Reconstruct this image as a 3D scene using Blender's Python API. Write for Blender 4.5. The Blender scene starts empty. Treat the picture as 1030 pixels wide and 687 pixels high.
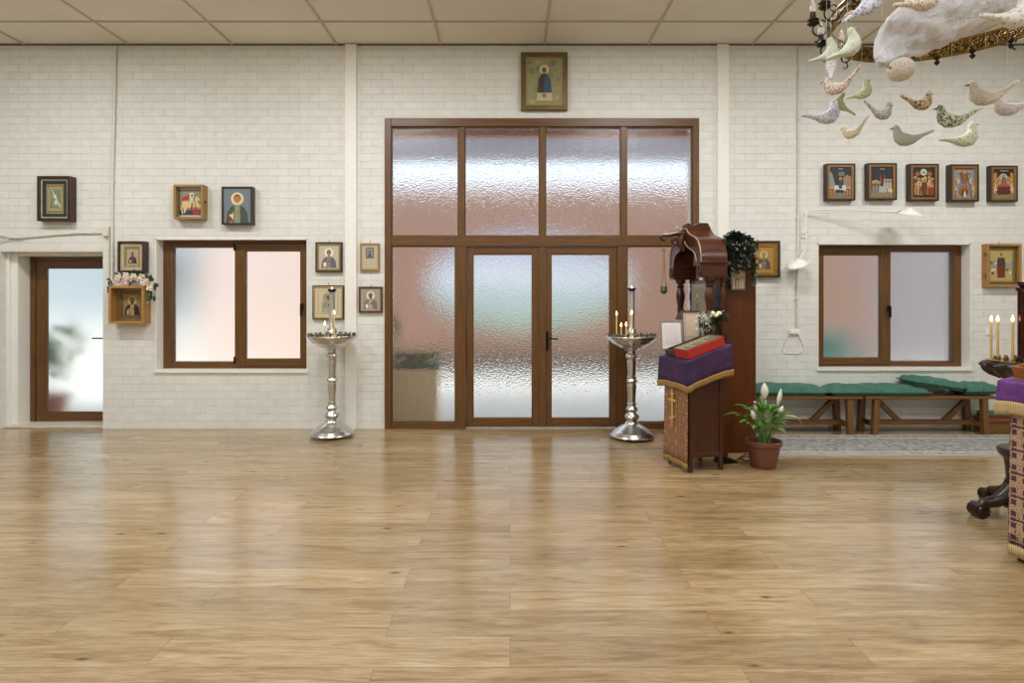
import bpy, bmesh, math, random
from mathutils import Vector, Matrix
PI = math.pi
S = bpy.context.scene
COL = S.collection
R = random.Random(7)

# ------------------------------------------------------------------ camera, light, exposure
F, VX, HY, EYE, D = 609.0, 513.0, 297.5, 1.54, 7.0
cam = bpy.data.objects.new('camera', bpy.data.cameras.new('camera')); COL.objects.link(cam)
cam.location = (0, 0, EYE); cam.rotation_euler = (PI/2, 0, 0)
cam.data.sensor_width = 36; cam.data.lens = F/1030*36
cam.data.shift_x = (515-VX)/1030; cam.data.shift_y = -(343.5-HY)/1030
cam.data.clip_start = 0.05
S.camera = cam
S.view_settings.view_transform = 'Standard'; S.view_settings.look = 'None'
S.view_settings.exposure = 0.0; S.view_settings.gamma = 1; S.view_settings.use_curve_mapping = False
S.cycles.use_denoising = True
S.cycles.sample_clamp_indirect = 6
w = bpy.data.worlds.new('sky'); S.world = w; w.use_nodes = True
bg = w.node_tree.nodes['Background']
bg.inputs[0].default_value = (0.80, 0.90, 1.0, 1); bg.inputs[1].default_value = 1.5
sun = bpy.data.objects.new('sun', bpy.data.lights.new('sun', 'SUN')); COL.objects.link(sun)
sun.data.energy = 2.6; sun.data.angle = 0.25; sun.data.color = (1, .95, .88)
sun.rotation_euler = (math.radians(21), 0, math.radians(10))
LAMPS = [(-5.0, 4.6), (-1.7, 4.6), (1.7, 4.6), (5.0, 4.6), (-4.0, 1.0), (0.0, 1.0), (4.0, 1.0), (-3, -2.0), (3, -2.0)]
for i, (lx, ly) in enumerate(LAMPS):
    l = bpy.data.objects.new('ceiling_lamp', bpy.data.lights.new('ceiling_lamp', 'AREA')); COL.objects.link(l)
    l.data.shape = 'RECTANGLE'; l.data.size = 1.15; l.data.size_y = .55
    l.data.energy = 80 if ly > 3 else 66; l.data.color = (1, .992, .985)
    l.location = (lx, ly, 4.43)

# ------------------------------------------------------------------ helpers
def W(px, py, d=D):
    return Vector(((px-VX)*d/F, d, EYE+(HY-py)*d/F))
def fl(y): return F*EYE/(y-HY)

def lin(h):
    h = h.lstrip('#'); c = [int(h[i:i+2], 16)/255 for i in (0, 2, 4)]
    return tuple(x/12.92 if x <= .04045 else ((x+.055)/1.055)**2.4 for x in c) + (1,)
def nn(nt, t, ins=None, **kw):
    n = nt.nodes.new(t)
    for k, v in kw.items(): setattr(n, k, v)
    for k, v in (ins or {}).items():
        if isinstance(v, bpy.types.NodeSocket): nt.links.new(v, n.inputs[k])
        else: n.inputs[k].default_value = v
    return n
def newmat(name, col=None, rough=.6, metal=0, **kw):
    m = bpy.data.materials.new(name); m.use_nodes = True
    b = m.node_tree.nodes['Principled BSDF']
    if col: b.inputs['Base Color'].default_value = lin(col)
    b.inputs['Roughness'].default_value = rough; b.inputs['Metallic'].default_value = metal
    for k, v in kw.items(): b.inputs[k.replace('_', ' ')].default_value = v
    return m, m.node_tree, b
def coords(nt, scale=(1, 1, 1)):
    tc = nn(nt, 'ShaderNodeTexCoord')
    mp = nn(nt, 'ShaderNodeMapping', {'Vector': tc.outputs['Object'], 'Scale': scale})
    return mp.outputs[0]
def ramp(nt, fac, stops):
    r = nn(nt, 'ShaderNodeValToRGB', {'Fac': fac}); e = r.color_ramp.elements
    while len(e) < len(stops): e.new(.5)
    for i, (p, c) in enumerate(stops):
        e[i].position = p; e[i].color = lin(c) if isinstance(c, str) else c
    return r.outputs[0]
def mixc(nt, fac, a, b, mode='MIX'):
    n = nn(nt, 'ShaderNodeMix', data_type='RGBA', blend_type=mode)
    for k, v in ((0, fac), (6, a), (7, b)):
        if isinstance(v, bpy.types.NodeSocket): nt.links.new(v, n.inputs[k])
        else: n.inputs[k].default_value = lin(v) if isinstance(v, str) else v
    return n.outputs[2]
def bump(nt, b, h, dist=.002, st=.5):
    n = nn(nt, 'ShaderNodeBump', {'Height': h, 'Strength': st, 'Distance': dist})
    nt.links.new(n.outputs[0], b.inputs['Normal'])
MC = {}
def plain(name, col, rough=.6, metal=0, var=.12, sc=25, bmp=.0008, **kw):
    """painted / cast / woven surface: small colour variation and grain"""
    k = (name, col, rough, metal)
    if k in MC: return MC[k]
    m, nt, b = newmat(name, col, rough, metal, **kw)
    v = coords(nt)
    n = nn(nt, 'ShaderNodeTexNoise', {'Vector': v, 'Scale': sc, 'Detail': 4})
    c = lin(col); d = tuple(x*(1-var) for x in c[:3])+(1,); e = tuple(min(1, x*(1+var)) for x in c[:3])+(1,)
    nt.links.new(ramp(nt, n.outputs[0], [(.3, d), (.7, e)]), b.inputs['Base Color'])
    if bmp: bump(nt, b, n.outputs[0], bmp)
    MC[k] = m; return m
def wood(name, c1, c2, axis='z', rough=.4, sc=1.0, **kw):
    k = (name, c1, c2, axis)
    if k in MC: return MC[k]
    m, nt, b = newmat(name, c1, rough, **kw)
    s = {'x': (2, 30, 30), 'y': (30, 2, 30), 'z': (30, 30, 2)}[axis]
    v = coords(nt, tuple(x*sc for x in s))
    n = nn(nt, 'ShaderNodeTexNoise', {'Vector': v, 'Scale': 1.5, 'Detail': 6, 'Roughness': .65, 'Distortion': .6})
    nt.links.new(ramp(nt, n.outputs[0], [(.3, c2), (.68, c1)]), b.inputs['Base Color'])
    bump(nt, b, n.outputs[0], .0006, .4)
    MC[k] = m; return m

class MB:
    """collects shapes, then links them as ONE mesh object"""
    def __init__(s): s.bm = bmesh.new(); s.M = Matrix()
    def _v(s, co): return s.bm.verts.new(s.M @ Vector(co))
    def box(s, x0, x1, y0, y1, z0, z1, mi=0):
        v = [s._v((x, y, z)) for x in (x0, x1) for y in (y0, y1) for z in (z0, z1)]
        for q in ((0, 1, 3, 2), (4, 6, 7, 5), (0, 4, 5, 1), (2, 3, 7, 6), (0, 2, 6, 4), (1, 5, 7, 3)):
            s.bm.faces.new([v[i] for i in q]).material_index = mi
        return s
    def loft(s, rings, mi=0, cap=True, closed=False, smooth=True):
        vs = [[s._v(p) for p in r] for r in rings]; n = len(vs[0])
        pairs = list(zip(vs, vs[1:])) + ([(vs[-1], vs[0])] if closed else [])
        for a, b in pairs:
            for i in range(n):
                j = (i+1) % n
                try:
                    f = s.bm.faces.new((a[i], a[j], b[j], b[i])); f.material_index = mi; f.smooth = smooth
                except ValueError: pass
        if cap and not closed:
            for r in (vs[0][::-1], vs[-1]):
                f = s.bm.faces.new(r); f.material_index = mi
        return s
    def tube(s, pts, r, n=8, mi=0, closed=False):
        pts = [Vector(p) for p in pts]; rs = r if isinstance(r, (list, tuple)) else [r]*len(pts)
        rings = []; ref = None
        for i, p in enumerate(pts):
            if closed: t = pts[(i+1) % len(pts)]-pts[i-1]
            else: t = pts[min(i+1, len(pts)-1)]-pts[max(i-1, 0)]
            t.normalize()
            if ref is None: ref = t.orthogonal().normalized()
            ref = (ref-t*ref.dot(t))
            if ref.length < 1e-6: ref = t.orthogonal()
            ref.normalize(); bi = t.cross(ref)
            rings.append([p+(ref*math.cos(2*PI*k/n)+bi*math.sin(2*PI*k/n))*rs[i] for k in range(n)])
        return s.loft(rings, mi, closed=closed)
    def lathe(s, prof, c=(0, 0, 0), n=32, mi=0):
        c = Vector(c)
        return s.loft([[c+Vector((max(r, .0004)*math.cos(2*PI*k/n), max(r, .0004)*math.sin(2*PI*k/n), z)) for k in range(n)] for r, z in prof], mi)
    def ball(s, c, r, mi=0, n=12, rz=None, ry=None):
        rz = rz or r; ry = ry or r
        rings = []
        for i in range(1, n//2+2):
            a = -PI/2+PI*(i-.5)/(n//2+1)
            rings.append([(c[0]+r*math.cos(a)*math.cos(2*PI*k/n), c[1]+ry*math.cos(a)*math.sin(2*PI*k/n), c[2]+rz*math.sin(a)) for k in range(n)])
        return s.loft(rings, mi)
    def face(s, pts, mi=0, smooth=False):
        f = s.bm.faces.new([s._v(p) for p in pts]); f.material_index = mi; f.smooth = smooth; return s
    def prism(s, poly, fn, t0, t1, mi=0, smooth=False):
        """poly of 2-D points pushed from t0 to t1; fn(u, v, t) -> 3-D point"""
        return s.loft([[fn(u, v, t) for u, v in poly] for t in (t0, t1)], mi, smooth=smooth)
    def leaf(s, base, tip, width, up=(0, 0, 1), droop=.15, mi=0, n=5):
        a, b = Vector(base), Vector(tip); t = b-a; L = t.length; up = Vector(up)
        side = t.cross(up)
        if side.length < 1e-6: side = t.orthogonal()
        side.normalize(); nrm = side.cross(t).normalized()
        rows = []
        for i in range(n+1):
            q = i/n; wq = width*math.sin(PI*min(.97, q*.94+.04))**.8
            c = a+t*q+nrm*(L*droop*math.sin(PI*q))
            rows.append((s._v(c-side*wq), s._v(c-nrm*wq*.35), s._v(c+side*wq)))
        for r0, r1 in zip(rows, rows[1:]):
            for k in (0, 1):
                f = s.bm.faces.new((r0[k], r0[k+1], r1[k+1], r1[k])); f.material_index = mi; f.smooth = True
        return s
    def build(s, name, mats, parent=None, bevel=0, sharp=35, solid=0):
        bmesh.ops.recalc_face_normals(s.bm, faces=s.bm.faces)
        me = bpy.data.meshes.new(name); s.bm.to_mesh(me); s.bm.free()
        for m in (mats if isinstance(mats, (list, tuple)) else [mats]): me.materials.append(m)
        me.set_sharp_from_angle(angle=math.radians(sharp))
        o = bpy.data.objects.new(name, me); COL.objects.link(o)
        if parent: o.parent = parent
        if solid:
            md = o.modifiers.new('thickness', 'SOLIDIFY'); md.thickness = solid; md.offset = 0
        if bevel:
            md = o.modifiers.new('bevel', 'BEVEL'); md.width = bevel; md.segments = 2; md.limit_method = 'ANGLE'; md.angle_limit = math.radians(50)
        return o
def tag(o, label, cat, group=None, kind=None):
    o['label'] = label; o['category'] = cat
    if group: o['group'] = group
    if kind: o['kind'] = kind
    return o
def thing(name, label, cat, loc=(0, 0, 0), rz=0, group=None):
    o = bpy.data.objects.new(name, None); COL.objects.link(o); o.location = loc; o.rotation_euler = (0, 0, rz)
    o.empty_display_size = .05
    return tag(o, label, cat, group)
def struct(o): o['kind'] = 'structure'; return o
def copy_part(o, parent, loc=None):
    c = o.copy(); COL.objects.link(c); c.parent = parent
    if loc is not None: c.location = loc
    return c

# ------------------------------------------------------------------ shared materials
def brick_mat(name, base, mortar, sx=1.0):
    m, nt, b = newmat(name, base, .55)
    tc = nn(nt, 'ShaderNodeTexCoord'); sp = nn(nt, 'ShaderNodeSeparateXYZ', {0: tc.outputs['Object']})
    u = nn(nt, 'ShaderNodeMath', {0: sp.outputs[0], 1: sp.outputs[1]}, operation='ADD')
    v = nn(nt, 'ShaderNodeCombineXYZ', {0: u.outputs[0], 1: sp.outputs[2]})
    br = nn(nt, 'ShaderNodeTexBrick', {'Vector': v.outputs[0], 'Scale': 1, 'Mortar Size': .0042, 'Mortar Smooth': .7, 'Brick Width': .24, 'Row Height': .086, 'Bias': 0,
                                        'Color1': lin(base), 'Color2': tuple(x*.955 for x in lin(base)[:3])+(1,), 'Mortar': lin(mortar)})
    n = nn(nt, 'ShaderNodeTexNoise', {'Vector': tc.outputs['Object'], 'Scale': 9, 'Detail': 6})
    c = mixc(nt, .10, br.outputs[0], ramp(nt, n.outputs[0], [(.35, '#a8a79c'), (.65, '#ffffff')]), 'MULTIPLY')
    nt.links.new(c, b.inputs['Base Color'])
    n2 = nn(nt, 'ShaderNodeTexNoise', {'Vector': tc.outputs['Object'], 'Scale': 60, 'Detail': 3})
    h = nn(nt, 'ShaderNodeMath', {0: br.outputs['Fac'], 1: -1.0}, operation='MULTIPLY')
    h2 = nn(nt, 'ShaderNodeMath', {0: n2.outputs[0], 1: .35, 2: h.outputs[0]}, operation='MULTIPLY_ADD')
    bump(nt, b, h2.outputs[0], .0034, .75)
    return m
M_BRICK = brick_mat('white_painted_brick', '#e4e5e0', '#d9d9d2')
M_WHITE = plain('white_gloss_paint', '#eceae3', .4, var=.03, bmp=.0002)
M_FRAME = wood('brown_timber_joinery', '#6e4a20', '#513313', 'z', .38)
M_FRAMEX = wood('brown_timber_joinery_rail', '#6e4a20', '#513313', 'x', .38)
M_BLACK = plain('black_hardware', '#1a1816', .35, .6)
def glass_mat(name, rough, sc, dist, tint='#f6f8f8'):
    m, nt, b = newmat(name, tint, rough); b.inputs['Transmission Weight'].default_value = 1; b.inputs['IOR'].default_value = 1.45
    v = coords(nt, (1, 9, 1))
    vo = nn(nt, 'ShaderNodeTexVoronoi', {'Vector': v, 'Scale': sc}, feature='SMOOTH_F1')
    n = nn(nt, 'ShaderNodeTexNoise', {'Vector': v, 'Scale': sc*.8, 'Detail': 2})
    h = nn(nt, 'ShaderNodeMath', {0: vo.outputs[0], 1: n.outputs[0]}, operation='ADD')
    bump(nt, b, h.outputs[0], dist, .6)
    return m
M_GLASS = glass_mat('hammered_glass', .14, 66, .0036)
M_GLASS2 = glass_mat('stippled_glass', .23, 95, .0018)
M_STEEL, nt, b = newmat('polished_steel', '#d6d4d0', .2, 1)
n = nn(nt, 'ShaderNodeTexNoise', {'Vector': coords(nt, (3, 3, 12)), 'Scale': 3, 'Detail': 3})
r_ = nn(nt, 'ShaderNodeMapRange', {'Value': n.outputs[0], 'To Min': .14, 'To Max': .32}); nt.links.new(r_.outputs[0], b.inputs['Roughness'])
M_BRASS = plain('aged_brass', '#8a6a34', .38, 1, var=.35, sc=60, bmp=.002)
M_GOLD = plain('gilt', '#b58a3e', .35, .85, var=.25, sc=80, bmp=.001)
M_DKWOOD = wood('polished_mahogany', '#512811', '#301608', 'z', .28)
M_DKWOODX = wood('polished_mahogany_rail', '#512811', '#301608', 'x', .28)
M_PANEL = wood('mahogany_panel', '#62310f', '#482108', 'z', .3)
M_CARVED = plain('dark_carved_wood', '#2a1610', .32, var=.4, sc=40, bmp=.003)
M_OAK = wood('light_oak', '#b5874a', '#92672f', 'x', .45)
M_WAX = plain('beeswax_candle', '#d3bb78', .5, var=.05, Subsurface_Weight=.2)
M_FLAME, nt, b = newmat('candle_flame', '#ffcf80', .5)
b.inputs['Emission Color'].default_value = (1, .62, .25, 1); b.inputs['Emission Strength'].default_value = 14
M_PURPLEGLASS = plain('purple_glass', '#3b1440', .15, var=.15)

# ------------------------------------------------------------------ the setting
def sheet_with_holes(mb, x0, x1, z0, z1, holes, y0, y1):
    xs = sorted({x0, x1, *[h[0] for h in holes], *[h[1] for h in holes]}); zs = sorted({z0, z1, *[h[2] for h in holes], *[h[3] for h in holes]})
    solid = lambda i, j: 0 <= i < len(xs)-1 and 0 <= j < len(zs)-1 and not any(h[0] <= (xs[i]+xs[i+1])/2 <= h[1] and h[2] <= (zs[j]+zs[j+1])/2 <= h[3] for h in holes)
    for i in range(len(xs)-1):
        for j in range(len(zs)-1):
            if not solid(i, j): continue
            a, b_, c, d = xs[i], xs[i+1], zs[j], zs[j+1]
            mb.face([(a, y0, c), (b_, y0, c), (b_, y0, d), (a, y0, d)]); mb.face([(a, y1, c), (a, y1, d), (b_, y1, d), (b_, y1, c)])
            if not solid(i-1, j): mb.face([(a, y0, c), (a, y0, d), (a, y1, d), (a, y1, c)])
            if not solid(i+1, j): mb.face([(b_, y0, c), (b_, y1, c), (b_, y1, d), (b_, y0, d)])
            if not solid(i, j-1): mb.face([(a, y0, c), (a, y1, c), (b_, y1, c), (b_, y0, c)])
            if not solid(i, j+1): mb.face([(a, y0, d), (b_, y0, d), (b_, y1, d), (a, y1, d)])
    bmesh.ops.remove_doubles(mb.bm, verts=mb.bm.verts, dist=1e-5)
CEIL = 4.435
K = D/F
DOOR = ((0-VX)*K, (103.5-VX)*K, 0, 2.05)
WIN1 = ((156.6-VX)*K, (309.7-VX)*K, .672, 2.20)
WIN2 = ((822-VX)*K, (976.5-VX)*K, .695, 2.145)
ENT = ((387-VX)*K, (703-VX)*K, 0, 3.592)
mb = MB(); sheet_with_holes(mb, -8.2, 8.4, -.1, CEIL+.1, [(DOOR[0], DOOR[1], -.1, DOOR[3]), WIN1, WIN2, (ENT[0], ENT[1], -.1, ENT[3])], D, D+.4)
struct(mb.build('wall_back', M_BRICK))
for nm, bx in (('wall_left', (-8.2, -8.0, -4, D)), ('wall_right', (8.2, 8.4, -4, D)), ('wall_front', (-8.2, 8.4, -4.2, -4))):
    struct(MB().box(*bx, -.1, CEIL+.1).build(nm, M_BRICK))
# floor: pale oak planks running across the room
M_FLOOR, nt, b = newmat('oak_plank_floor', '#b59a70', .3)
tc = nn(nt, 'ShaderNodeTexCoord')
br = nn(nt, 'ShaderNodeTexBrick', {'Vector': tc.outputs['Object'], 'Scale': 1, 'Brick Width': 1.52, 'Row Height': .228, 'Mortar Size': .0016, 'Mortar Smooth': .2, 'Bias': 0,
     'Color1': (0, 0, 0, 1), 'Color2': (1, 1, 1, 1), 'Mortar': (.5, .5, .5, 1)}, offset=.37, offset_frequency=2)
sep = nn(nt, 'ShaderNodeSeparateXYZ', {0: tc.outputs['Object']})
rowf = nn(nt, 'ShaderNodeMath', {0: br.outputs[0], 1: 37.0}, operation='MULTIPLY')
vv = nn(nt, 'ShaderNodeCombineXYZ', {0: sep.outputs[0], 1: sep.outputs[1], 2: rowf.outputs[0]})
mp = nn(nt, 'ShaderNodeMapping', {'Vector': vv.outputs[0], 'Scale': (1.0, 9, 1)})
g1 = nn(nt, 'ShaderNodeTexNoise', {'Vector': mp.outputs[0], 'Scale': 1.5, 'Detail': 9, 'Roughness': .66, 'Distortion': 1.1})
mp2 = nn(nt, 'ShaderNodeMapping', {'Vector': vv.outputs[0], 'Scale': (2.2, 30, 1)})
g2 = nn(nt, 'ShaderNodeTexNoise', {'Vector': mp2.outputs[0], 'Scale': 3.2, 'Detail': 6, 'Roughness': .72})
mp3 = nn(nt, 'ShaderNodeMapping', {'Vector': vv.outputs[0], 'Scale': (2.2, 6.5, 1)})
kn = nn(nt, 'ShaderNodeTexVoronoi', {'Vector': mp3.outputs[0], 'Scale': 1.0, 'Randomness': 1})
c = ramp(nt, g1.outputs[0], [(.27, '#7d6542'), (.42, '#a38b64'), (.56, '#b5a07c'), (.76, '#c9b99b')])
c = mixc(nt, .55, c, ramp(nt, g2.outputs[0], [(.34, '#a8967c'), (.58, '#ffffff')]), 'MULTIPLY')
c = mixc(nt, .5, c, ramp(nt, br.outputs[0], [(0, '#bfae8e'), (1, '#fffaf0')]), 'MULTIPLY')
c = mixc(nt, 1, c, ramp(nt, kn.outputs[0], [(.03, '#5a4024'), (.075, '#e8dfd0'), (.12, '#ffffff')]), 'MULTIPLY')
c = mixc(nt, nn(nt, 'ShaderNodeMath', {0: br.outputs['Fac'], 1: .55}, operation='MULTIPLY').outputs[0], c, '#5b4526')
nt.links.new(c, b.inputs['Base Color'])
rr = nn(nt, 'ShaderNodeMapRange', {'Value': g2.outputs[0], 'To Min': .17, 'To Max': .30}); b.inputs['Coat Weight'].default_value = .5; b.inputs['Coat Roughness'].default_value = .19; nt.links.new(rr.outputs[0], b.inputs['Roughness'])
hh = nn(nt, 'ShaderNodeMath', {0: br.outputs['Fac'], 1: -3.0, 2: g2.outputs[0]}, operation='MULTIPLY_ADD')
bump(nt, b, hh.outputs[0], .0007, .5)
struct(MB().box(-8.2, 8.4, -4.2, D+.4, -.12, 0).build('floor', M_FLOOR))
# suspended ceiling of tiles in a pale grid
M_TILE, nt, b = newmat('ceiling_tile', '#d8cdb6', .85)
tc = nn(nt, 'ShaderNodeTexCoord')
n = nn(nt, 'ShaderNodeTexNoise', {'Vector': tc.outputs['Object'], 'Scale': 160, 'Detail': 3}); n2 = nn(nt, 'ShaderNodeTexNoise', {'Vector': tc.outputs['Object'], 'Scale': 1.2, 'Detail': 4})
c = mixc(nt, .12, ramp(nt, n2.outputs[0], [(.3, '#e6e1d4'), (.7, '#ece8dd')]), ramp(nt, n.outputs[0], [(.35, '#c0b7a2'), (.65, '#ffffff')]), 'MULTIPLY')
nt.links.new(c, b.inputs['Base Color']); bump(nt, b, n.outputs[0], .001, .4)
mb = MB().box(-8.2, 8.4, -4.2, D+.4, CEIL+.012, CEIL+.15, 0)
gx, gy = (547.5-VX)*K, (CEIL-EYE)*F/(HY-22.5)
xs = [gx+1.2*k for k in range(-8, 8) if -8.2 < gx+1.2*k < 8.4]; ys = [gy-.6*k for k in range(0, 20) if gy-.6*k > -4.2]
for x in xs: mb.box(x-.012, x+.012, -4.2, D, CEIL, CEIL+.02, 1)
for y in ys: mb.box(-8.2, 8.4, y-.012, y+.012, CEIL+.001, CEIL+.02, 1)
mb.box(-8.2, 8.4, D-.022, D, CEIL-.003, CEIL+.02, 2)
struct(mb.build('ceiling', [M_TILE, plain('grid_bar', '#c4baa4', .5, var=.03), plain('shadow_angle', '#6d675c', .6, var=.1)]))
# white boxed columns against the wall
for k, (a, b_) in enumerate(((346.8, 358.2), (722, 733.8))):
    x0, x1 = (a-VX)*(D-.05)/F, (b_-VX)*(D-.05)/F
    struct(MB().box(x0, x1, D-.045, D+.01, 0, CEIL).build('trim_%d' % (k+1), M_WHITE, bevel=.004))

def ring_bars(mb, x0, x1, z0, z1, y0, y1, l, r, b_, t, mi=0, mix=None):
    mix = mi if mix is None else mix
    mb.box(x0, x0+l, y0, y1, z0, z1, mi); mb.box(x1-r, x1, y0, y1, z0, z1, mi)
    if b_: mb.box(x0+l, x1-r, y0, y1, z0, z0+b_, mix)
    mb.box(x0+l, x1-r, y0, y1, z1-t, z1, mix)
    return mb
def pane(parent, x0, x1, z0, z1, y, m):
    e = .012
    # sits in the rebate of its sash
    o = MB().box(x0-e, x1+e, y-.003, y+.003, z0-e, z1+e).build('glass_pane', m, parent)
    return o
def bead(mb, x0, x1, z0, z1, y0, y1, w=.012):
    ring_bars(mb, x0, x1, z0, z1, y0, y1, w, w, w, w, 0, 1)
FM = [M_FRAME, M_FRAMEX]
def zz(y, d): return EYE+(HY-y)*d/F
def xx(p, d): return (p-VX)*d/F
# reveals: smooth white lining of the openings
def lining(name, o, y0, y1, t=.012, sill=True, left=True, right=True):
    mb = MB(); x0, x1, z0, z1 = o
    if left: mb.box(x0, x0+t, y0, y1, z0, z1)
    if right: mb.box(x1-t, x1, y0, y1, z0, z1)
    mb.box(x0, x1, y0, y1, z1-t, z1)
    if sill: mb.box(x0-.01, x1+.01, y0-.015, y1, z0-.02, z0+t)
    return struct(mb.build(name, M_WHITE))
lining('trim_3', WIN1, D-.008, D+.15); lining('trim_4', WIN2, D-.008, D+.15)
# windows
d = D+.13
root = struct(thing('window_1', 'wide brown timber window with frosted glass left of the entrance', 'window')); del root['category']
x0, x1, z0, z1 = WIN1[0]+.012, WIN1[1]-.012, WIN1[2]+.012, WIN1[3]-.012
xm = xx(237, d)
gl = (xx(172.5, d), xx(235.8, d), zz(364, d), zz(249, d)); gr = (xx(247.2, d), xx(302.3, d), zz(360.6, d), zz(253, d))
mb = MB(); ring_bars(mb, x0, x1, z0, z1, d, d+.1, gl[0]-x0, .06, gl[2]-z0, z1-gl[3], 0, 1); mb.box(xm-.012, xm+.035, d+.001, d+.099, gl[2], gl[3]); mb.build('frame', FM, root, .004)
mb = MB(); sx0, sx1, sz0, sz1 = xm, x1-.006, z0+.03, z1-.035
ring_bars(mb, sx0, sx1, sz0, sz1, d-.02, d+.05, gr[0]-sx0, sx1-gr[1], gr[2]-sz0, sz1-gr[3], 0, 1)
sash = mb.build('sash', FM, root, .006)
pane(root, *gl, d+.045, M_GLASS2); pane(sash, *gr, d+.025, M_GLASS2)
hx, hz = xx(304.5, d), zz(308, d)
MB().box(hx-.015, hx+.015, d-.03, d-.018, hz-.035, hz+.035).box(hx-.012, hx+.012, d-.065, d-.028, hz+.0, hz+.024).box(hx-.012, hx+.012, d-.068, d-.045, hz-.11, hz+.024).build('handle', M_BLACK, sash, .004)
for hz in (zz(249, d), zz(362, d)): MB().box(xm-.012, xm+.008, d-.03, d-.018, hz-.04, hz+.04).build('hinge', M_BLACK, sash)
root = struct(thing('window_2', 'wide brown timber window with frosted glass above the benches', 'window')); del root['category']
x0, x1, z0, z1 = WIN2[0]+.012, WIN2[1]-.012, WIN2[2]+.012, WIN2[3]-.012
gl = (xx(827.8, d), xx(885.4, d), zz(359.5, d), zz(257, d)); gr = (xx(895.3, d), xx(960, d), zz(363.5, d), zz(253.5, d))
xm = xx(895, d)
mb = MB(); ring_bars(mb, x0, x1, z0, z1, d, d+.1, .06, x1-gr[1], gr[2]-z0, z1-gr[3], 0, 1); mb.box(xm-.05, xm, d+.001, d+.099, gr[2], gr[3]); mb.build('frame', FM, root, .004)
sx0, sx1, sz0, sz1 = x0+.006, xm, z0+.03, z1-.03
sash = ring_bars(MB(), sx0, sx1, sz0, sz1, d-.02, d+.05, gl[0]-sx0, sx1-gl[1], gl[2]-sz0, sz1-gl[3], 0, 1).build('sash', FM, root, .006)
pane(sash, *gl, d+.025, M_GLASS2); pane(root, *gr, d+.045, M_GLASS2)
hx, hz = xx(892.3, d), zz(310, d)
MB().box(hx-.015, hx+.015, d-.03, d-.018, hz-.035, hz+.035).box(hx-.012, hx+.012, d-.065, d-.028, hz+.0, hz+.024).box(hx-.012, hx+.012, d-.068, d-.045, hz-.11, hz+.024).build('handle', M_BLACK, sash, .004)
# glazed entrance screen
d = D-.012
root = struct(thing('window_3', 'tall brown timber screen of frosted panes around the double doors', 'window')); del root['category']
X0, X1, Z1 = ENT[0], ENT[1], ENT[3]
xa = [xx(p, d) for p in (461, 467.2, 543, 548.6, 624.8, 630.6)]
zt0, zt1, zh = zz(247.3, d), zz(237.3, d), zz(127, d)
xl, xr = xx(393.3, d), xx(697.2, d)
pl, pr = (xx(458, d), xx(468.6, d)), (xx(621.4, d), xx(631, d))
zb = zz(425.5, d)
mb = MB()
mb.box(X0, xl, d, d+.11, 0, Z1, 0); mb.box(xr, X1, d, d+.11, 0, Z1, 0)
mb.box(xl, xr, d, d+.11, zh, Z1, 1); mb.box(xl, xr, d, d+.11, zt0, zt1, 1)
for a, b_ in ((xa[0], xa[1]), (xa[2], xa[3]), (xa[4], xa[5])): mb.box(a, b_, d+.012, d+.1, zt1, zh, 0)
for a, b_ in (pl, pr): mb.box(a, b_, d+.004, d+.108, 0, zt0, 0)
for a, b_ in ((xl, pl[0]), (pr[1], xr)): mb.box(a, b_, d+.006, d+.1, 0, zb, 1)
mb.build('frame', FM, root, .004)
e = [xl, xa[0], xa[1], xa[2], xa[3], xa[4], xa[5], xr]
mb = MB()
for k in range(4):
    bead(mb, e[2*k], e[2*k+1], zt1, zh, d+.03, d+.045)
bead(mb, xl, pl[0], zb, zt0, d+.03, d+.045); bead(mb, pr[1], xr, zb, zt0, d+.03, d+.045)
mb.build('glazing_bead', FM, root)
for k in range(4): pane(root, e[2*k]+.004, e[2*k+1]-.004, zt1+.004, zh-.004, d+.055, M_GLASS)
pane(root, xl+.004, pl[0]-.004, zb+.004, zt0-.004, d+.055, M_GLASS); pane(root, pr[1]+.004, xr-.004, zb+.004, zt0-.004, d+.055, M_GLASS)
# white rendered reveal outside the screen
mb = MB().box(X0-.02, X0+.015, d+.115, D+.39, 0, Z1).box(X1-.015, X1+.02, d+.115, D+.39, 0, Z1).box(X0, X1, d+.115, D+.39, Z1-.015, Z1+.02)
struct(mb.build('trim_5', M_WHITE))
def door(name, x0, x1, gx0, gx1, z0, z1, gz0, gz1, y, label, gm):
    r = struct(thing(name, label, 'door')); del r['category']
    ring_bars(MB(), x0, x1, z0, z1, y, y+.06, gx0-x0, x1-gx1, gz0-z0, z1-gz1, 0, 1).build('leaf', FM, r, .005)
    mb = MB(); bead(mb, gx0, gx1, gz0, gz1, y+.008, y+.02, .008); mb.build('glazing_bead', FM, r)
    pane(r, gx0+.003, gx1-.003, gz0+.003, gz1-.003, y+.03, gm)
    return r
d = D+.02
dl = door('door_1', xx(469.2, d), xx(545.6, d), xx(475.8, d), xx(535.4, d), .02, zz(248, d), zz(420.7, d), zz(255.8, d), d, 'left leaf of the brown glazed double doors', M_GLASS)
dr = door('door_2', xx(546, d), xx(621, d), xx(554.4, d), xx(613.4, d), .02, zz(248, d), zz(420.7, d), zz(255.8, d), d, 'right leaf of the brown glazed double doors with black lever', M_GLASS)
MB().box(xx(542, d), xx(549, d), d-.014, d-.001, .02, zz(248.4, d)).build('meeting_strip', M_FRAME, dl, .004)
hx, hz = xx(550.3, d), zz(342, d)
MB().box(hx-.017, hx+.017, d-.012, d-.001, hz-.12, hz+.10).build('lock_plate', M_BLACK, dr, .004)
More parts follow.
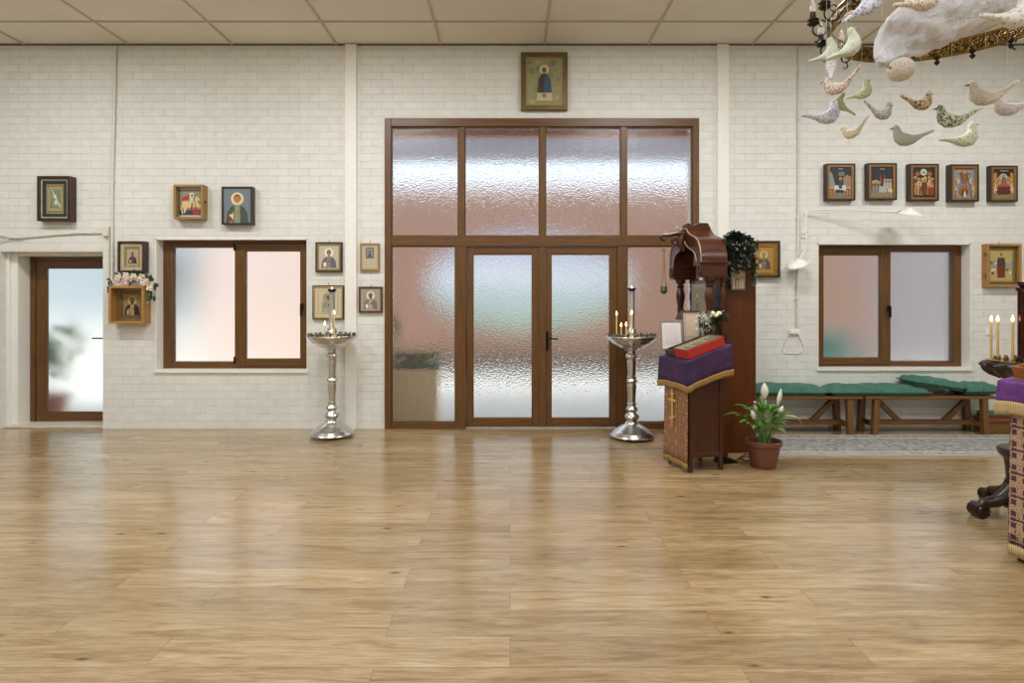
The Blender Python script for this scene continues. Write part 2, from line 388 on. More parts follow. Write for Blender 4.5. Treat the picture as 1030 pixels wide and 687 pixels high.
MB().tube([(hx, d-.01, hz+.02), (hx, d-.05, hz+.02), (hx+.02, d-.055, hz+.02), (hx+.12, d-.055, hz+.015)], .009).lathe([(.009, -.006), (.009, .006)], (hx, d-.02, hz-.06), 12).build('lever_handle', M_BLACK, dr)
for z in (.25, 1.85): MB().box(xx(619.8, d), xx(622.5, d), d-.03, d-.008, z-.05, z+.05).build('hinge', M_FRAME, dr)
# side door in its recess
d = D+.3
x0, x1 = xx(30, d), DOOR[1]-.02; zt = zz(258.3, d)
root = struct(thing('window_4', 'door frame', 'frame')); del root['category']; root.name = 'trim_6'
mb = MB().box(x0, xx(35.2, d), d, d+.09, 0, zt, 0).box(x1-.05, x1, d, d+.09, 0, zt, 0).box(xx(35.2, d), x1-.05, d, d+.09, zz(262, d), zt, 1); mb.build('frame', FM, root, .004)
dd = door('door_3', xx(35.4, d), x1-.052, xx(44.8, d), xx(105, d), .03, zz(262.2, d), zz(415, d), zz(269.6, d), d+.012, 'brown glazed side door in the left recess', M_GLASS2)
hx, hz = xx(108, d), zz(340, d)
MB().tube([(hx, d+.01, hz), (hx, d-.04, hz), (hx-.02, d-.045, hz), (hx-.15, d-.045, hz)], .009).build('lever_handle', M_BLACK, dd)
mb = MB().box(DOOR[0]+.001, x0, D+.12, d+.09, 0, DOOR[3]).box(x0, DOOR[1]-.001, D+.14, d+.09, zt, DOOR[3])
mb.box(DOOR[0]+.001, DOOR[0]+.035, D+.085, D+.12, 0, DOOR[3])
struct(mb.build('trim_7', M_WHITE, bevel=.003))
struct(MB().box(DOOR[0]+.02, DOOR[1]-.01, D+.03, d+.09, 0, .022).build('trim_8', plain('pale_threshold', '#cfc6b2', .4, var=.1), bevel=.006))

# ------------------------------------------------------------------ outside, seen through the patterned glass
M_TERRA = plain('terracotta_render', '#a07a69', .8, var=.15, sc=2)
M_PINK = plain('pale_pink_render', '#f0d6ca', .8, var=.06, sc=3)
M_CONC = plain('pale_concrete', '#e9e8e3', .8, var=.08, sc=4)
struct(MB().box(-16, 16, D+.4, 22, -.25, -.03).build('ground', M_CONC))
yo = 12.0
struct(MB().box(-3.4, 7.2, yo, yo+.2, -.03, 3.72).build('wall_courtyard', M_TERRA))
struct(MB().box(-6.15, -3.4, yo+.02, yo+.22, -.03, 3.4).build('wall_courtyard_left', M_PINK))
struct(MB().box(7.2, 14, yo-.02, yo+.18, -.03, 3.3).build('wall_courtyard_right', plain('grey_render', '#948b8d', .8, var=.08, sc=3)))
struct(MB().box(-16, -6.15, yo+.05, yo+.25, -.03, 1.05).build('wall_courtyard_side', M_WHITE))
struct(MB().box(-16, -6.15, yo+.06, yo+.25, 1.05, 3.4).build('wall_sky_standin', plain('sky_standin_blue', '#b3bfc4', .8, var=.05, sc=3)))  # added bluish wall standing in for the overbright sky above the low wall
root = thing('wall_unit', 'grey box unit blurred behind the left pane of the left window', 'wall unit', (-6.75, yo+.05, 2.05))
MB().box(-.3, .3, -.28, 0, -.22, .26).build('casing', plain('grey_casing', '#77767f', .6), root, .02); MB().tube([(0, -.1, -.22), (0, -.1, -1.2), (.02, -.06, -2.0)], .03, 8).build('pipe', plain('grey_casing', '#77767f', .6), root)
struct(MB().box(-3.4, 7.2, yo-.05, yo, -.03, .42).build('baseboard_courtyard', plain('dark_plinth', '#4a4440', .8)))
# oval mural: pale sky over green hills
M_MURAL, nt, b = newmat('mural_paint', None, .8)
tc = nn(nt, 'ShaderNodeTexCoord'); sp = nn(nt, 'ShaderNodeSeparateXYZ', {0: tc.outputs['Object']})
n = nn(nt, 'ShaderNodeTexNoise', {'Vector': tc.outputs['Object'], 'Scale': 1.6, 'Detail': 2})
h = nn(nt, 'ShaderNodeMath', {0: n.outputs[0], 1: .8, 2: sp.outputs[2]}, operation='MULTIPLY_ADD')
mr = nn(nt, 'ShaderNodeMapRange', {'Value': h.outputs[0], 'From Min': -.6, 'From Max': 1.3})
nt.links.new(ramp(nt, mr.outputs[0], [(.0, '#97aea2'), (.25, '#b2c4ba'), (.45, '#b4c6d4'), (.6, '#eeeff2'), (.72, '#c8cee2'), (1, '#b5bcd6')]), b.inputs['Base Color'])
c = W(532, 285, yo)
mb = MB(); N = 48
mb.loft([[(2.0*math.cos(2*PI*k/N), y, .95*math.sin(2*PI*k/N)) for k in range(N)] for y in (-.03, -.002)])
o = tag(mb.build('mural_panel', M_MURAL), 'oval mural of blue sky and green hills blurred behind the double doors', 'mural'); o.location = c
M_POLY, nt, b = newmat('polycarbonate_roofing', '#aaa6b2', .5)
tr = nn(nt, 'ShaderNodeBsdfTranslucent', {'Color': lin('#c9c5cc')}); mx = nn(nt, 'ShaderNodeMixShader', {0: .55, 1: b.outputs[0], 2: tr.outputs[0]})
nt.links.new(mx.outputs[0], nt.nodes['Material Output'].inputs[0])
mb = MB(); rings = []
for y, z in ((D+.4, 3.68), (8.6, 3.44)):
    rings.append([(-3.6+.05*k, y, z+.015*math.sin(k*PI/2)) for k in range(190)])
for a, b_ in zip(rings[0], rings[0][1:]): pass
vs = [[mb._v(p) for p in r] for r in rings]
for i in range(189): mb.bm.faces.new((vs[0][i], vs[0][i+1], vs[1][i+1], vs[1][i]))
struct(mb.build('roof_canopy', M_POLY, solid=.006))
mb = MB().box(-3.6, 5.85, D+.42, D+.5, 3.5, 3.63); struct(mb.build('beam_canopy', plain('orange_beam', '#c07a45', .6)))
# planter of flowers just outside the left sidelight
def foliage(mb, c, r, n, size, rz=None, mi=0, seed=1):
    q = random.Random(seed); rz = rz or r
    for k in range(n):
        a, e_ = q.uniform(0, 2*PI), math.asin(q.uniform(-.6, 1))
        rr_ = q.uniform(.55, 1)
        p = Vector(c)+Vector((r*rr_*math.cos(a)*math.cos(e_), r*rr_*math.sin(a)*math.cos(e_), rz*rr_*math.sin(e_)))
        dv = Vector((math.cos(a)*math.cos(e_), math.sin(a)*math.cos(e_), math.sin(e_)+.2)).normalized()*size*q.uniform(.7, 1.2)
        mb.leaf(p, p+dv, size*.3, droop=q.uniform(-.1, .25), mi=mi, n=3)
    return mb
M_LEAF = plain('leaf_green', '#4d7a2f', .5, var=.3, sc=12, bmp=0)
M_LEAFD = plain('dark_leaf', '#2c4426', .5, var=.3, sc=12, bmp=0)
M_POT = plain('terracotta_pot', '#9c5334', .65, var=.12)
M_SOIL = plain('potting_soil', '#2b2019', .9, var=.3)
root = thing('planter', 'tan box planter with flowers outside the left sidelight', 'planter', (-1.2, 7.62, -.03))
M_TAN = wood('tan_timber', '#f0dcb8', '#dcc195', 'z', .7)
mb = MB().box(-.29, .29, -.18, .18, 0, .62); mb.box(-.31, .31, -.2, .2, .6, .66); mb.build('box', M_TAN, root, .006)
MB().box(-.27, .27, -.16, .16, .655, .672).build('soil', M_SOIL, root)
mb = MB()
for k in range(3): foliage(mb, (-.18+.18*k, 0, .72), .14, 60, .09, .1, seed=k)
mb.build('foliage', M_LEAF, root)
q = random.Random(4)
fm = [plain('petal_white', '#f2ecec', .6), plain('petal_mauve', '#b06a9a', .6), plain('petal_orange', '#e2823c', .6)]
for k in range(14):
    p = (q.uniform(-.25, .25), q.uniform(-.14, .14), q.uniform(.74, .84)); MB().ball(p, .028, n=8, rz=.018).build('blossom', fm[k % 3], root)
def tree_pot(loc, label, h, r, pr, seed, ht):
    root = thing('potted_shrub', label, 'plant', loc)
    MB().lathe([(pr*.72, 0), (pr*.98, ht-.05), (pr*1.08, ht-.05), (pr*1.1, ht), (pr*.98, ht), (pr*.92, ht-.06), (.001, ht-.06)], n=24).build('pot', M_POT, root)
    MB().tube([(0, 0, ht-.07), (.02, 0, ht+h*.4), (0, .02, ht+h*.8)], [.02, .014, .006]).build('stem', plain('bark', '#5a4630', .8), root)
    mb = MB(); q = random.Random(seed)
    for k in range(7): foliage(mb, (q.uniform(-r, r)*.6, q.uniform(-r, r)*.6, ht+h*(.3+.1*k)), r*.6, 34, .12, seed=seed+k)
    mb.build('foliage', M_LEAF, root)
root = thing('water_barrel', 'teal barrel standing in the yard behind the left pane of the right window', 'barrel', (5.0, 9.6, -.03))
MB().lathe([(0, 0), (.30, 0), (.33, .03), (.36, .3), (.37, .5), (.36, .7), (.33, .97), (.30, 1.0), (0, 1.0)], n=28).build('body', plain('teal_plastic', '#5f9c8c', .6), root); mb = MB()
for z in (.3, .7): mb.tube([(.368*math.cos(2*PI*k/28), .368*math.sin(2*PI*k/28), z) for k in range(28)], .014, 6, closed=True)
mb.build('hoop', plain('teal_plastic', '#5f9c8c', .6), root)
tree_pot((-6.02, 7.95, -.03), 'leafy shrub in a terracotta pot outside the left side door', .78, .36, .2, 3, .28)
tree_pot((-1.75, 8.3, -.03), 'leafy pot plant half hidden at the edge of the left sidelight', .5, .2, .18, 9, .78)

# ------------------------------------------------------------------ icons on the wall
def pm(h, metal=0, rough=.5): return plain('paint_'+h.strip('#'), h, rough, metal, var=.10, sc=70, bmp=.0002)
class Pic:
    """flat painted picture built from thin layers of colour; coordinates run -1..1"""
    def __init__(s, w, h): s.mb = MB(); s.w, s.h, s.y, s.mats = w/2, h/2, 0.0, []
    def mi(s, m):
        m = pm(m) if isinstance(m, str) else m
        if m not in s.mats: s.mats.append(m)
        return s.mats.index(m)
    def poly(s, pts, m):
        pts = [(max(-1, min(1, x)), max(-1, min(1, z))) for x, z in pts]
        s.mb.face([(x*s.w, s.y, z*s.h) for x, z in pts], s.mi(m)); s.y -= .00025; return s
    def rect(s, x0, z0, x1, z1, m): return s.poly([(x0, z0), (x1, z0), (x1, z1), (x0, z1)], m)
    def ell(s, cx, cz, r, m, k=1.0, n=18):
        """round spot; r is a share of the half width, k its height stretch"""
        a = s.w/s.h*k
        return s.poly([(cx+r*math.cos(2*PI*i/n), cz+r*a*math.sin(2*PI*i/n)) for i in range(n)], m)
    def build(s, parent, y, name='picture'):
        # backing board so the painting has a body of its own
        s.mb.box(-s.w, s.w, .0005, .008, -s.h, s.h, s.mi('#6b4a2a'))
        o = s.mb.build(name, s.mats, parent); o.location = (0, y, 0); return o
def bust(p, bg, robe, inner, halo, skin='#8a5a3a', hair='#3a2618', beard=True, border=None, cx=0, cz=.25, sc=1.0):
    p.rect(-1, -1, 1, 1, bg)
    if border: p.rect(-1, -1, 1, 1, border); p.rect(-.86, -.88, .86, .88, bg)
    f = lambda x, z: (cx+x*sc, cz+(z-.25)*sc)
    p.ell(*f(0, .38), .42*sc, halo)
    p.poly([f(-.72, -.86), f(-.66, -.35), f(-.45, -.06), f(-.15, .06), f(.15, .06), f(.45, -.06), f(.66, -.35), f(.72, -.86)], robe)
    p.poly([f(-.2, -.86), f(-.17, .04), f(.17, .04), f(.2, -.86)], inner)
    p.poly([f(-.5, -.86), f(-.34, -.3), f(-.2, -.28), f(-.3, -.86)], inner)
    p.ell(*f(0, .40), .23*sc, hair, 1.15); p.ell(*f(0, .35), .18*sc, skin, 1.3)
    if beard: p.poly([f(-.16, .3), f(.16, .3), f(.1, .08), f(0, .0), f(-.1, .08)], hair)
    p.ell(*f(.1, -.35), .1*sc, skin, 1.4); p.ell(*f(-.28, -.45), .1*sc, skin)
    p.rect(*f(-.5, -.75), *f(-.24, -.42), halo)
def figure(p, x, z, s, robe, under='#c9a878', halo='#d9b86a', skin='#9a6a44'):
    """small standing haloed figure, feet at z, height s"""
    a = s*.16
    p.ell(x, z+s*.84, s*.17, halo)
    p.poly([(x-a*1.1, z), (x-a*1.3, z+s*.4), (x-a, z+s*.68), (x+a, z+s*.68), (x+a*1.3, z+s*.4), (x+a*1.1, z)], robe)
    p.poly([(x-a*.3, z), (x-a*.35, z+s*.6), (x+a*.5, z+s*.5), (x+a*.4, z)], under)
    p.ell(x, z+s*.82, s*.10, skin, 1.2)
def crowd(p, seed, bg, pal, rows, s, z0, dz, xr=(-.9, .9), halo='#d6b070'):
    q = random.Random(seed)
    for r in range(rows):
        n = 6; z = z0+dz*(rows-1-r)
        for k in range(n):
            figure(p, xr[0]+(xr[1]-xr[0])*(k+.5+.15*q.uniform(-1, 1))/n, z+q.uniform(-.03, .03), s*q.uniform(.9, 1.1), q.choice(pal), q.choice(pal), halo)
def icon(name, label, rect, depth, fw, fm, paint, inset=.25, slip=None, mat_=None, knob=None, hinges=None, group=None, bev=.002, hook=False, fmx=None):
    """rect: front face in the photograph; depth: how far it stands off the wall"""
    yf = D-depth
    a, b_ = W(rect[0], rect[1], yf), W(rect[2], rect[3], yf)
    wd, ht = b_.x-a.x, a.z-b_.z
    root = thing(name, label, 'icon', ((a.x+b_.x)/2, D, (a.z+b_.z)/2), group=group)
    x, z = wd/2, ht/2; f = fw*D/F
    fr = MB(); ring_bars(fr, -x, x, -z, z, -depth, -.001, f, f, f, f, 0, 1)
    fr.build('frame', [fm, fmx or fm], root, bev)
    MB().box(-x+f*.9, x-f*.9, -.012, -.002, -z+f*.9, z-f*.9).build('backboard', fm, root)
    ix, iz = x-f, z-f; yp = -depth*(1-inset)
    for nm, sl in (('slip', slip), ('mount', mat_)):
        if not sl: continue
        t = sl[0]*D/F; m = MB(); ring_bars(m, -ix, ix, -iz, iz, yp-.006, yp+.008, t, t, t, t); m.build(nm, sl[1], root, .0015)
        ix -= t; iz -= t; yp += .004
    p = Pic(2*ix, 2*iz); paint(p); p.build(root, yp)
    if knob: MB().ball((x+.008, knob[0]*-depth, knob[1]*z), .011, n=10).build('knob', knob[2], root)
    if hinges:
        for hz in (-.5, .5): MB().box(-x-.004, -x+.002, -depth*.95, -depth*.45, hz*z-.022, hz*z+.022).build('hinge', hinges, root)
    if hook: MB().tube([(0, -.004, z), (0, -.012, z+.02), (0, -.004, z+.03)], .003, 6).build('hanging_loop', M_BRASS, root)
    return root
M_DKBR = wood('dark_brown_frame', '#43281a', '#2a170d', 'z', .4)
M_LTOAK = wood('pale_oak_frame', '#a8854c', '#86672f', 'z', .5)
M_BLKFR = plain('black_frame', '#2a221c', .4)
M_SILV = plain('silver_plate', '#b9b49f', .35, .85, var=.3, sc=90, bmp=.003)
M_SILVG = plain('green_silver_plate', '#9aa284', .35, .7, var=.35, sc=50, bmp=.004)
M_BRONZE = plain('bronzed_frame', '#6a5836', .4, .5, var=.2)
def paint_plate(p):
    p.rect(-1, -1, 1, 1, '#a39566'); p.rect(-.9, -.92, .9, .92, '#7d7048'); p.rect(-.78, -.8, .78, .8, '#a59a70'); p.rect(-.62, -.66, .62, .66, M_SILVG); q = random.Random(3)
    p.poly([(-.45, .62), (-.3, .62), (.58, -.5), (.5, -.6)], '#cfd3c0')
    for k in range(9): p.ell(q.uniform(-.42, .42), q.uniform(-.5, .5), q.uniform(.07, .15), M_SILV)
    p.ell(0, .15, .18, '#d7d9c6'); p.ell(.1, -.25, .2, '#c3c7ae', 1.4)
icon('framed_icon', 'dark framed silver relief icon with blue mount above the side door', (37, 177, 70.4, 222.3), .105, 2.9, M_DKBR, paint_plate, .2, (1.4, plain('cream_slip', '#bdb391', .4, .3)), (3.2, plain('petrol_mount', '#1d3138', .7)))
def paint_rider(p):
    p.rect(-1, -1, 1, 1, '#4a5262'); p.rect(-.9, -.86, .92, .86, '#8b8a72'); p.rect(-.9, -.86, .92, -.5, '#3b3a44')
    p.rect(-.95, .88, .95, 1, '#c8ccd4'); p.rect(-.95, -.95, .95, -.86, '#c8ccd4')
    p.poly([(-.75, .3), (-.2, .55), (.05, .35), (-.3, .15), (-.7, .12)], '#a63a2c')
    p.ell(.1, .5, .2, '#e6dcc0'); p.ell(.1, .48, .1, '#6a4028')
    p.poly([(-.1, .42), (.22, .38), (.15, -.05), (-.1, -.05)], '#c9c3ab')
    p.poly([(-.75, -.3), (-.7, .05), (-.4, .12), (.2, .0), (.35, .35), (.55, .42), (.75, .2), (.55, .1), (.6, -.1), (.9, -.2), (.85, -.35), (.4, -.3), (-.3, -.35), (-.45, -.7), (-.6, -.7), (-.55, -.4)], '#d6bd86')
    p.poly([(-.8, -.3), (-.72, -.3), (-.62, -.78), (-.72, -.78)], '#d6bd86'); p.poly([(.05, -.05), (.2, -.05), (.1, -.5), (0, -.5)], '#8c2f26')
    p.poly([(.1, -.45), (.5, -.4), (.75, -.7), (.55, -.84), (.2, -.8)], '#a63226')
    p.poly([(.25, .6), (.3, .58), (.45, -.6), (.4, -.6)], '#3a2a20')
icon('icon_case', 'pale oak box icon of a rider on a white horse, above the left window', (174.3, 185.6, 204, 220.3), .11, 2.3, M_LTOAK, paint_rider, .55, knob=(.6, .02, M_BLACK), fmx=M_LTOAK)
icon('framed_icon', 'dark framed icon of a beardless saint in green on blue, above the left window', (222.7, 187.6, 253.6, 225.8), .085, 1.6, M_DKBR,
     lambda p: bust(p, '#6d7a84', '#3f4f3c', '#7f9078', '#ddc795', '#a87850', '#4a3524', False, None, 0, .25, 1.12) or p.poly([(-.62, -.6), (-.5, -.6), (-.2, -.9), (-.6, -.9)], '#8a3626') or p.poly([(.62, -.35), (.85, -.6), (.6, -.85), (.4, -.6)], '#8a3626') or p.poly([(-.35, -.35), (.25, -.4), (.3, -.9), (-.3, -.9)], '#b58e57'), .15)
icon('framed_icon', 'small dark framed icon with wide cream mount, hanging just above the pink roses', (118, 242.6, 144.5, 273.7), .1, 1.7, M_DKBR,
     lambda p: bust(p, '#a9a28c', '#39293a', '#7a3a44', '#b9a676', sc=.95), .3, (3.4, plain('cream_mount', '#b7ae92', .6)), (1.8, plain('gilt_slip', '#a48b53', .4, .4)))
icon('icon_case', 'golden oak box icon of a praying monk in black under a garland of roses', (109, 287.5, 144.5, 325.6), .14, 2.4, M_OAK,
     lambda p: bust(p, '#8b7448', '#22201c', '#a08c5e', '#b59a5e', border='#6e5a34', sc=1.05), .75, (2.6, plain('gold_case_slip', '#8e7442', .4, .5)), (2.2, plain('inner_slip', '#6f5c38', .5, .3)), knob=(.55, .12, plain('white_knob', '#e4e0d6', .3)), fmx=M_OAK)
icon('framed_icon', 'icon of a grey-robed saint in dark beaded frame, upper of two right of left window', (317.2, 243.5, 343.8, 273.6), .045, 1.5, M_DKBR,
     lambda p: bust(p, '#c2b79c', '#5f6270', '#8f7a74', '#ece6d2', '#7c6a58', '#8b8578', sc=1.05), .2, (1.6, plain('beaded_slip', '#8d8056', .4, .5, var=.5, sc=200, bmp=.004)), hook=True)
def paint_madonna(p):
    p.rect(-1, -1, 1, 1, '#cbbf9f'); p.rect(-.8, -.82, .8, .82, '#b9ae8c'); p.rect(-.68, -.72, .68, .72, '#c8be9e')
    p.ell(.02, .3, .42, M_SILV); p.poly([(-.5, -.7), (-.45, -.05), (-.2, .3), (.25, .3), (.5, -.05), (.55, -.7)], '#a49a7e')
    p.ell(.05, .32, .15, '#4a3526', 1.2); p.ell(-.22, -.18, .28, M_SILV); p.ell(.12, -.22, .12, '#4a3526', 1.2); p.ell(-.2, -.5, .14, '#b4a98a')
icon('framed_icon', 'cream and gold icon in thin black frame, behind the tube of the left candle stand', (314.2, 287, 345.6, 321.4), .035, 1.0, M_BLKFR, paint_madonna, .2, (1.3, plain('gold_thin_slip', '#b39a62', .4, .4)), hook=True)
def paint_card(p):
    p.rect(-1, -1, 1, 1, '#b9ae94'); p.rect(-.5, -.1, .5, .8, '#4a4a4a'); p.rect(-.4, -.02, .4, .72, '#8d8d8a'); p.ell(0, .45, .18, '#5c5c5a'); p.poly([(-.3, 0), (-.15, .3), (.15, .3), (.3, 0)], '#55555a')
icon('framed_icon', 'small pale wood framed grey print on beige mount, left of the entrance', (362, 244.8, 381.7, 272.4), .035, 1.9, M_LTOAK, paint_card, .2, hook=True)
icon('framed_icon', 'silver covered icon of a saint in red-brown frame, left of the entrance', (360.6, 288.3, 384.6, 314.6), .035, 2.1, wood('red_brown_frame', '#6b3a1f', '#4a2511', 'z', .4),
     lambda p: bust(p, M_SILV, '#76706a', '#a9a392', '#e6e2d0', '#7a5a44', '#6a5a4c', border='#a7a290', sc=1.0), .2, hook=True)
def paint_feast(p):
    # plain stand-in: one seated haloed figure among gold-green foliage
    p.rect(-1, -1, 1, 1, '#8f8a5f'); q = random.Random(5)
    for k in range(26): p.ell(q.uniform(-.9, .9), q.uniform(-.9, .9), q.uniform(.08, .2), q.choice(['#7d8258', '#a39a6c', '#6f7a5e', '#99905c']))
    p.ell(0, .5, .27, '#cdc196'); p.poly([(-.38, -.55), (-.32, .1), (-.12, .34), (.14, .34), (.36, .05), (.42, -.55)], '#3a2f2a')
    p.poly([(-.02, -.55), (.02, .3), (.14, .34), (.36, .05), (.42, -.55)], '#2c4a5e'); p.ell(0, .48, .13, '#6b4a32', 1.25)
    p.poly([(-.45, -.85), (-.38, -.5), (.42, -.5), (.48, -.85)], '#b8ae8c'); p.ell(0, -.62, .12, '#8a6a40')
icon('framed_icon', 'large bronze framed icon high over the entrance doors', (524, 52.3, 571, 110.3), .06, 4.6, M_BRONZE, paint_feast, .25, (1.0, plain('light_bronze_slip', '#9a8a5c', .4, .4)))
# row of five festival icons
M_FST = wood('walnut_box_frame', '#3b2416', '#25150b', 'z', .4)
M_FSLIP = plain('tan_gold_slip', '#8d6a3a', .45, .3)
RED, BLU, GRY, OCH, TEA = '#7c3524', '#39506a', '#8f8f8a', '#a97a46', '#5f7a70'
def fa(p):
    p.rect(-1, -1, 1, 1, '#23232a'); p.poly([(-1, -.8), (-1, .75), (-.75, .6), (-.5, -.1), (-.4, -.8)], '#7f8d86'); p.rect(-1, -1, 1, -.72, '#6f7566')
    p.poly([(.3, -.7), (.25, .3), (.6, .5), (1, .35), (1, -.7)], '#8f7a66'); p.ell(.1, .55, .3, '#6a7350', .7)
    p.poly([(-.6, -.7), (-.5, -.2), (.0, -.25), (.45, -.2), (.62, -.7), (.4, -.55), (-.4, -.5)], '#c5c6c2'); figure(p, 0, -.45, .8, '#2d4052', '#4a2c24', '#c69a5a')
    for x in (-.85, -.65, .62, .82): figure(p, x, -.9, .62, '#8a4027', '#b58b5a')
    p.rect(-.2, .86, .2, .9, '#b9b6ac')
def fb(p):
    p.rect(-1, -1, 1, 1, '#1f2027'); p.rect(-1, -1, 1, -.62, '#7d7a68')
    for x, s in ((-.75, 1.0), (-.5, 1.05), (-.25, .95)): figure(p, x, -.8, s*.9, '#6b5a52', '#9a8a78', '#c9b48a')
    for x in (-.1, .28): p.poly([(x-.12, -.1), (x-.05, .55), (x+.12, -.1)], '#8e4a2c')
    for x in (.25, .5, .75): figure(p, x, -.5, .7, '#8d9290', '#b5b4a8', '#c9b48a')
    p.ell(.72, -.6, .22, '#cfb184'); p.poly([(-.35, -.75), (.4, -.75), (.5, -.35), (-.25, -.3)], '#a3a69c'); p.rect(-.2, .82, .25, .86, '#b9b6ac')
def fc(p):
    p.rect(-1, -1, 1, 1, '#20201f'); p.ell(0, .68, .3, '#b9c4c6'); p.ell(0, .66, .16, '#b88a52')
    for x in (-.55, .55): p.poly([(x-.25, .5), (x-.05, .8), (x+.25, .55), (x, .4)], '#9a5a34')
    crowd(p, 11, 0, [RED, OCH, '#b58d60', '#6b3a26', '#c7b394'], 2, .78, -.85, .45); figure(p, 0, -.8, 1.15, '#4d2a22', '#7c3524')
def fd(p):
    p.rect(-1, -1, 1, 1, '#7d8894'); p.rect(-1, .88, 1, 1, '#7a3d2c')
    for sx in (-1, 1):
        for k in range(5): figure(p, sx*(.9-.12*k), -.75+.24*k, .6, [OCH, GRY, RED, '#c7b394', BLU][k], '#c9b48a')
    p.poly([(-.25, .0), (-.3, .75), (.3, .75), (.25, .0)], '#8a5836'); figure(p, 0, .1, .7, '#74402a', OCH)
    p.ell(0, -.5, .46, '#9a5c3a', 1.2); p.ell(0, -.62, .26, '#141414', 1.2); figure(p, 0, -.95, .5, '#c9c5b8', '#dcd8cc')
    for x in (-.75, .75): figure(p, x, -.95, .55, '#a05a38', '#c9b48a')
def fe(p):
    p.rect(-1, -1, 1, 1, '#2a2723'); p.rect(-1, -1, 1, -.6, '#7f7a5f'); p.ell(0, .25, .5, '#a5b1b0', 1.3)
    for sx in (-1, 1):
        p.poly([(sx*.95, .1), (sx*.6, .3), (sx*.65, .8), (sx*.95, .7)], '#b57a48')
        for k in range(4): figure(p, sx*(.85-.15*k), -.65+.14*k, .75, ['#b58d60', '#c7b394', OCH, '#9a5c3a'][k], '#d0b98e')
    figure(p, 0, -.15, .85, '#7c3a28', OCH); p.poly([(-.6, -.72), (-.6, -.2), (.6, -.2), (.6, -.72)], '#5e2416'); p.poly([(-.55, -.2), (-.5, -.05), (.5, -.05), (.55, -.2)], '#9a5a40'); p.rect(-.35, .86, .4, .9, '#c9c5b8')
for rect, fn, dp, lb in (((831.2, 164.4, 860.6, 201.5), fa, .07, 'festival icon of a rider on a grey donkey, leftmost of the row of five'), ((872.9, 163.9, 902.4, 201), fb, .07, 'festival icon with black sky and grey crowd, second from left in the row of five'),
                         ((915, 164.6, 944.6, 202), fc, .07, 'festival icon of red-robed saints under a pale round medallion, middle of the row of five'), ((956.2, 165.2, 984.9, 202.6), fd, .08, 'festival icon with blue sky and black arched cave, fourth in the row of five'),
                         ((996, 166.5, 1024, 202.8), fe, .06, 'festival icon of mourners round a dark red bier, rightmost of the row of five')):
    icon('framed_icon', lb, rect, dp, 1.6, M_FST, fn, .12, (2.0, M_FSLIP), group='festival icons above the right window')
icon('framed_icon', 'dark framed gold icon of a monk between the ivy and the white wall lamp', (753, 242.2, 785, 279), .06, 2.2, M_DKBR,
     lambda p: bust(p, '#a37a38', '#4b4a40', '#6a6654', '#c8b070', '#9a7a52', '#7a7058', sc=.95), .2, (2.4, plain('ornate_gilt', '#96733a', .35, .7, var=.45, sc=120, bmp=.004)), (1.2, plain('gilt_inner', '#b48f4e', .35, .7)))
def paint_martyr(p):
    p.rect(-1, -1, 1, 1, '#b6a266'); p.rect(-1, -.25, 1, .25, '#8f9a86'); q = random.Random(8)
    for k in range(16): p.ell(q.choice((-1, 1))*q.uniform(.35, .95), q.uniform(-.6, .3), q.uniform(.06, .13), q.choice(['#3f4f44', '#59685a', '#c9a56a', '#e0d6b4']))
    p.ell(0, .70, .26, '#8f6f38'); p.ell(0, .70, .22, '#dcc283'); p.poly([(-.32, -.78), (-.36, .1), (-.28, .48), (.28, .48), (.36, .1), (.32, -.78)], '#6e2d1c'); p.poly([(-.36, 0), (-.3, .48), (.3, .48), (.36, 0)], '#43382c'); p.ell(0, .7, .13, '#7a5636', 1.2); p.ell(0, .1, .14, '#43382c')
icon('icon_case', 'oak box icon of a saint in red with brass hinges, right of the right window', (993, 245.2, 1027.8, 288.3), .085, 2.3, M_OAK, paint_martyr, .5, (1.8, plain('bronze_case_slip', '#6b5a36', .45, .3)), (1.6, plain('gold_case_inner', '#8c7644', .45, .3)), hinges=M_BRASS, hook=True, fmx=M_OAK)

# ------------------------------------------------------------------ conduits, switches and the white wall lamp
M_COND = plain('painted_conduit', '#d9d6cb', .45, var=.03, bmp=0)
def at_wall(pts, off=.012): return [W(x, y, D)+Vector((0, -off, 0)) for x, y in pts]
def conduit(label, pts, r=.011, off=.012, clips=()):
    root = thing('conduit', label, 'conduit', W(*pts[-1], D))
    o = MB().tube([p-root.location for p in at_wall(pts, off)], r, 8).build('pipe', M_COND, root)
    for y in clips:
        x = None
        for (xa_, ya), (xb, yb) in zip(pts, pts[1:]):
            if ya <= y <= yb: x = xa_+(xb-xa_)*(y-ya)/(yb-ya)
        if x: c = W(x, y, D)-root.location; MB().box(c.x-.02, c.x+.02, -.03, 0, c.z-.012, c.z+.012).build('clip', M_COND, root, .003)
    return root
conduit('white conduit running from ceiling down to the rose garlanded icon', [(117, 47.5), (116, 110), (114, 180), (113.6, 286)], .016, .018, (120, 182, 262))
conduit('short white conduit below the junction box left of the garlanded icon', [(110.2, 238), (110.2, 286)], .009, .012)
conduit('white conduit from ceiling down past the wall lamp to the socket', [(803.3, 48), (802.6, 200), (801.2, 329)], .013, .016, (120, 220, 300))
root = thing('junction_box', 'small white junction box where the drooping cable meets the conduit', 'junction box', W(108.4, 238.3, D))
MB().box(-.036, .036, -.045, 0, 0, .115).build('box', M_COND, root, .006); MB().box(-.03, .03, -.05, -.044, .008, .107).build('lid', M_COND, root, .003)
o = MB().tube(at_wall([(-12, 231), (0, 236.8), (8, 238.3), (20, 239.3), (34, 238.2), (55, 236.2), (78, 234.6), (104.5, 234.4)], .014), .012).build('cable', M_COND); tag(o, 'sagging white cable along the wall above the side door', 'cable')
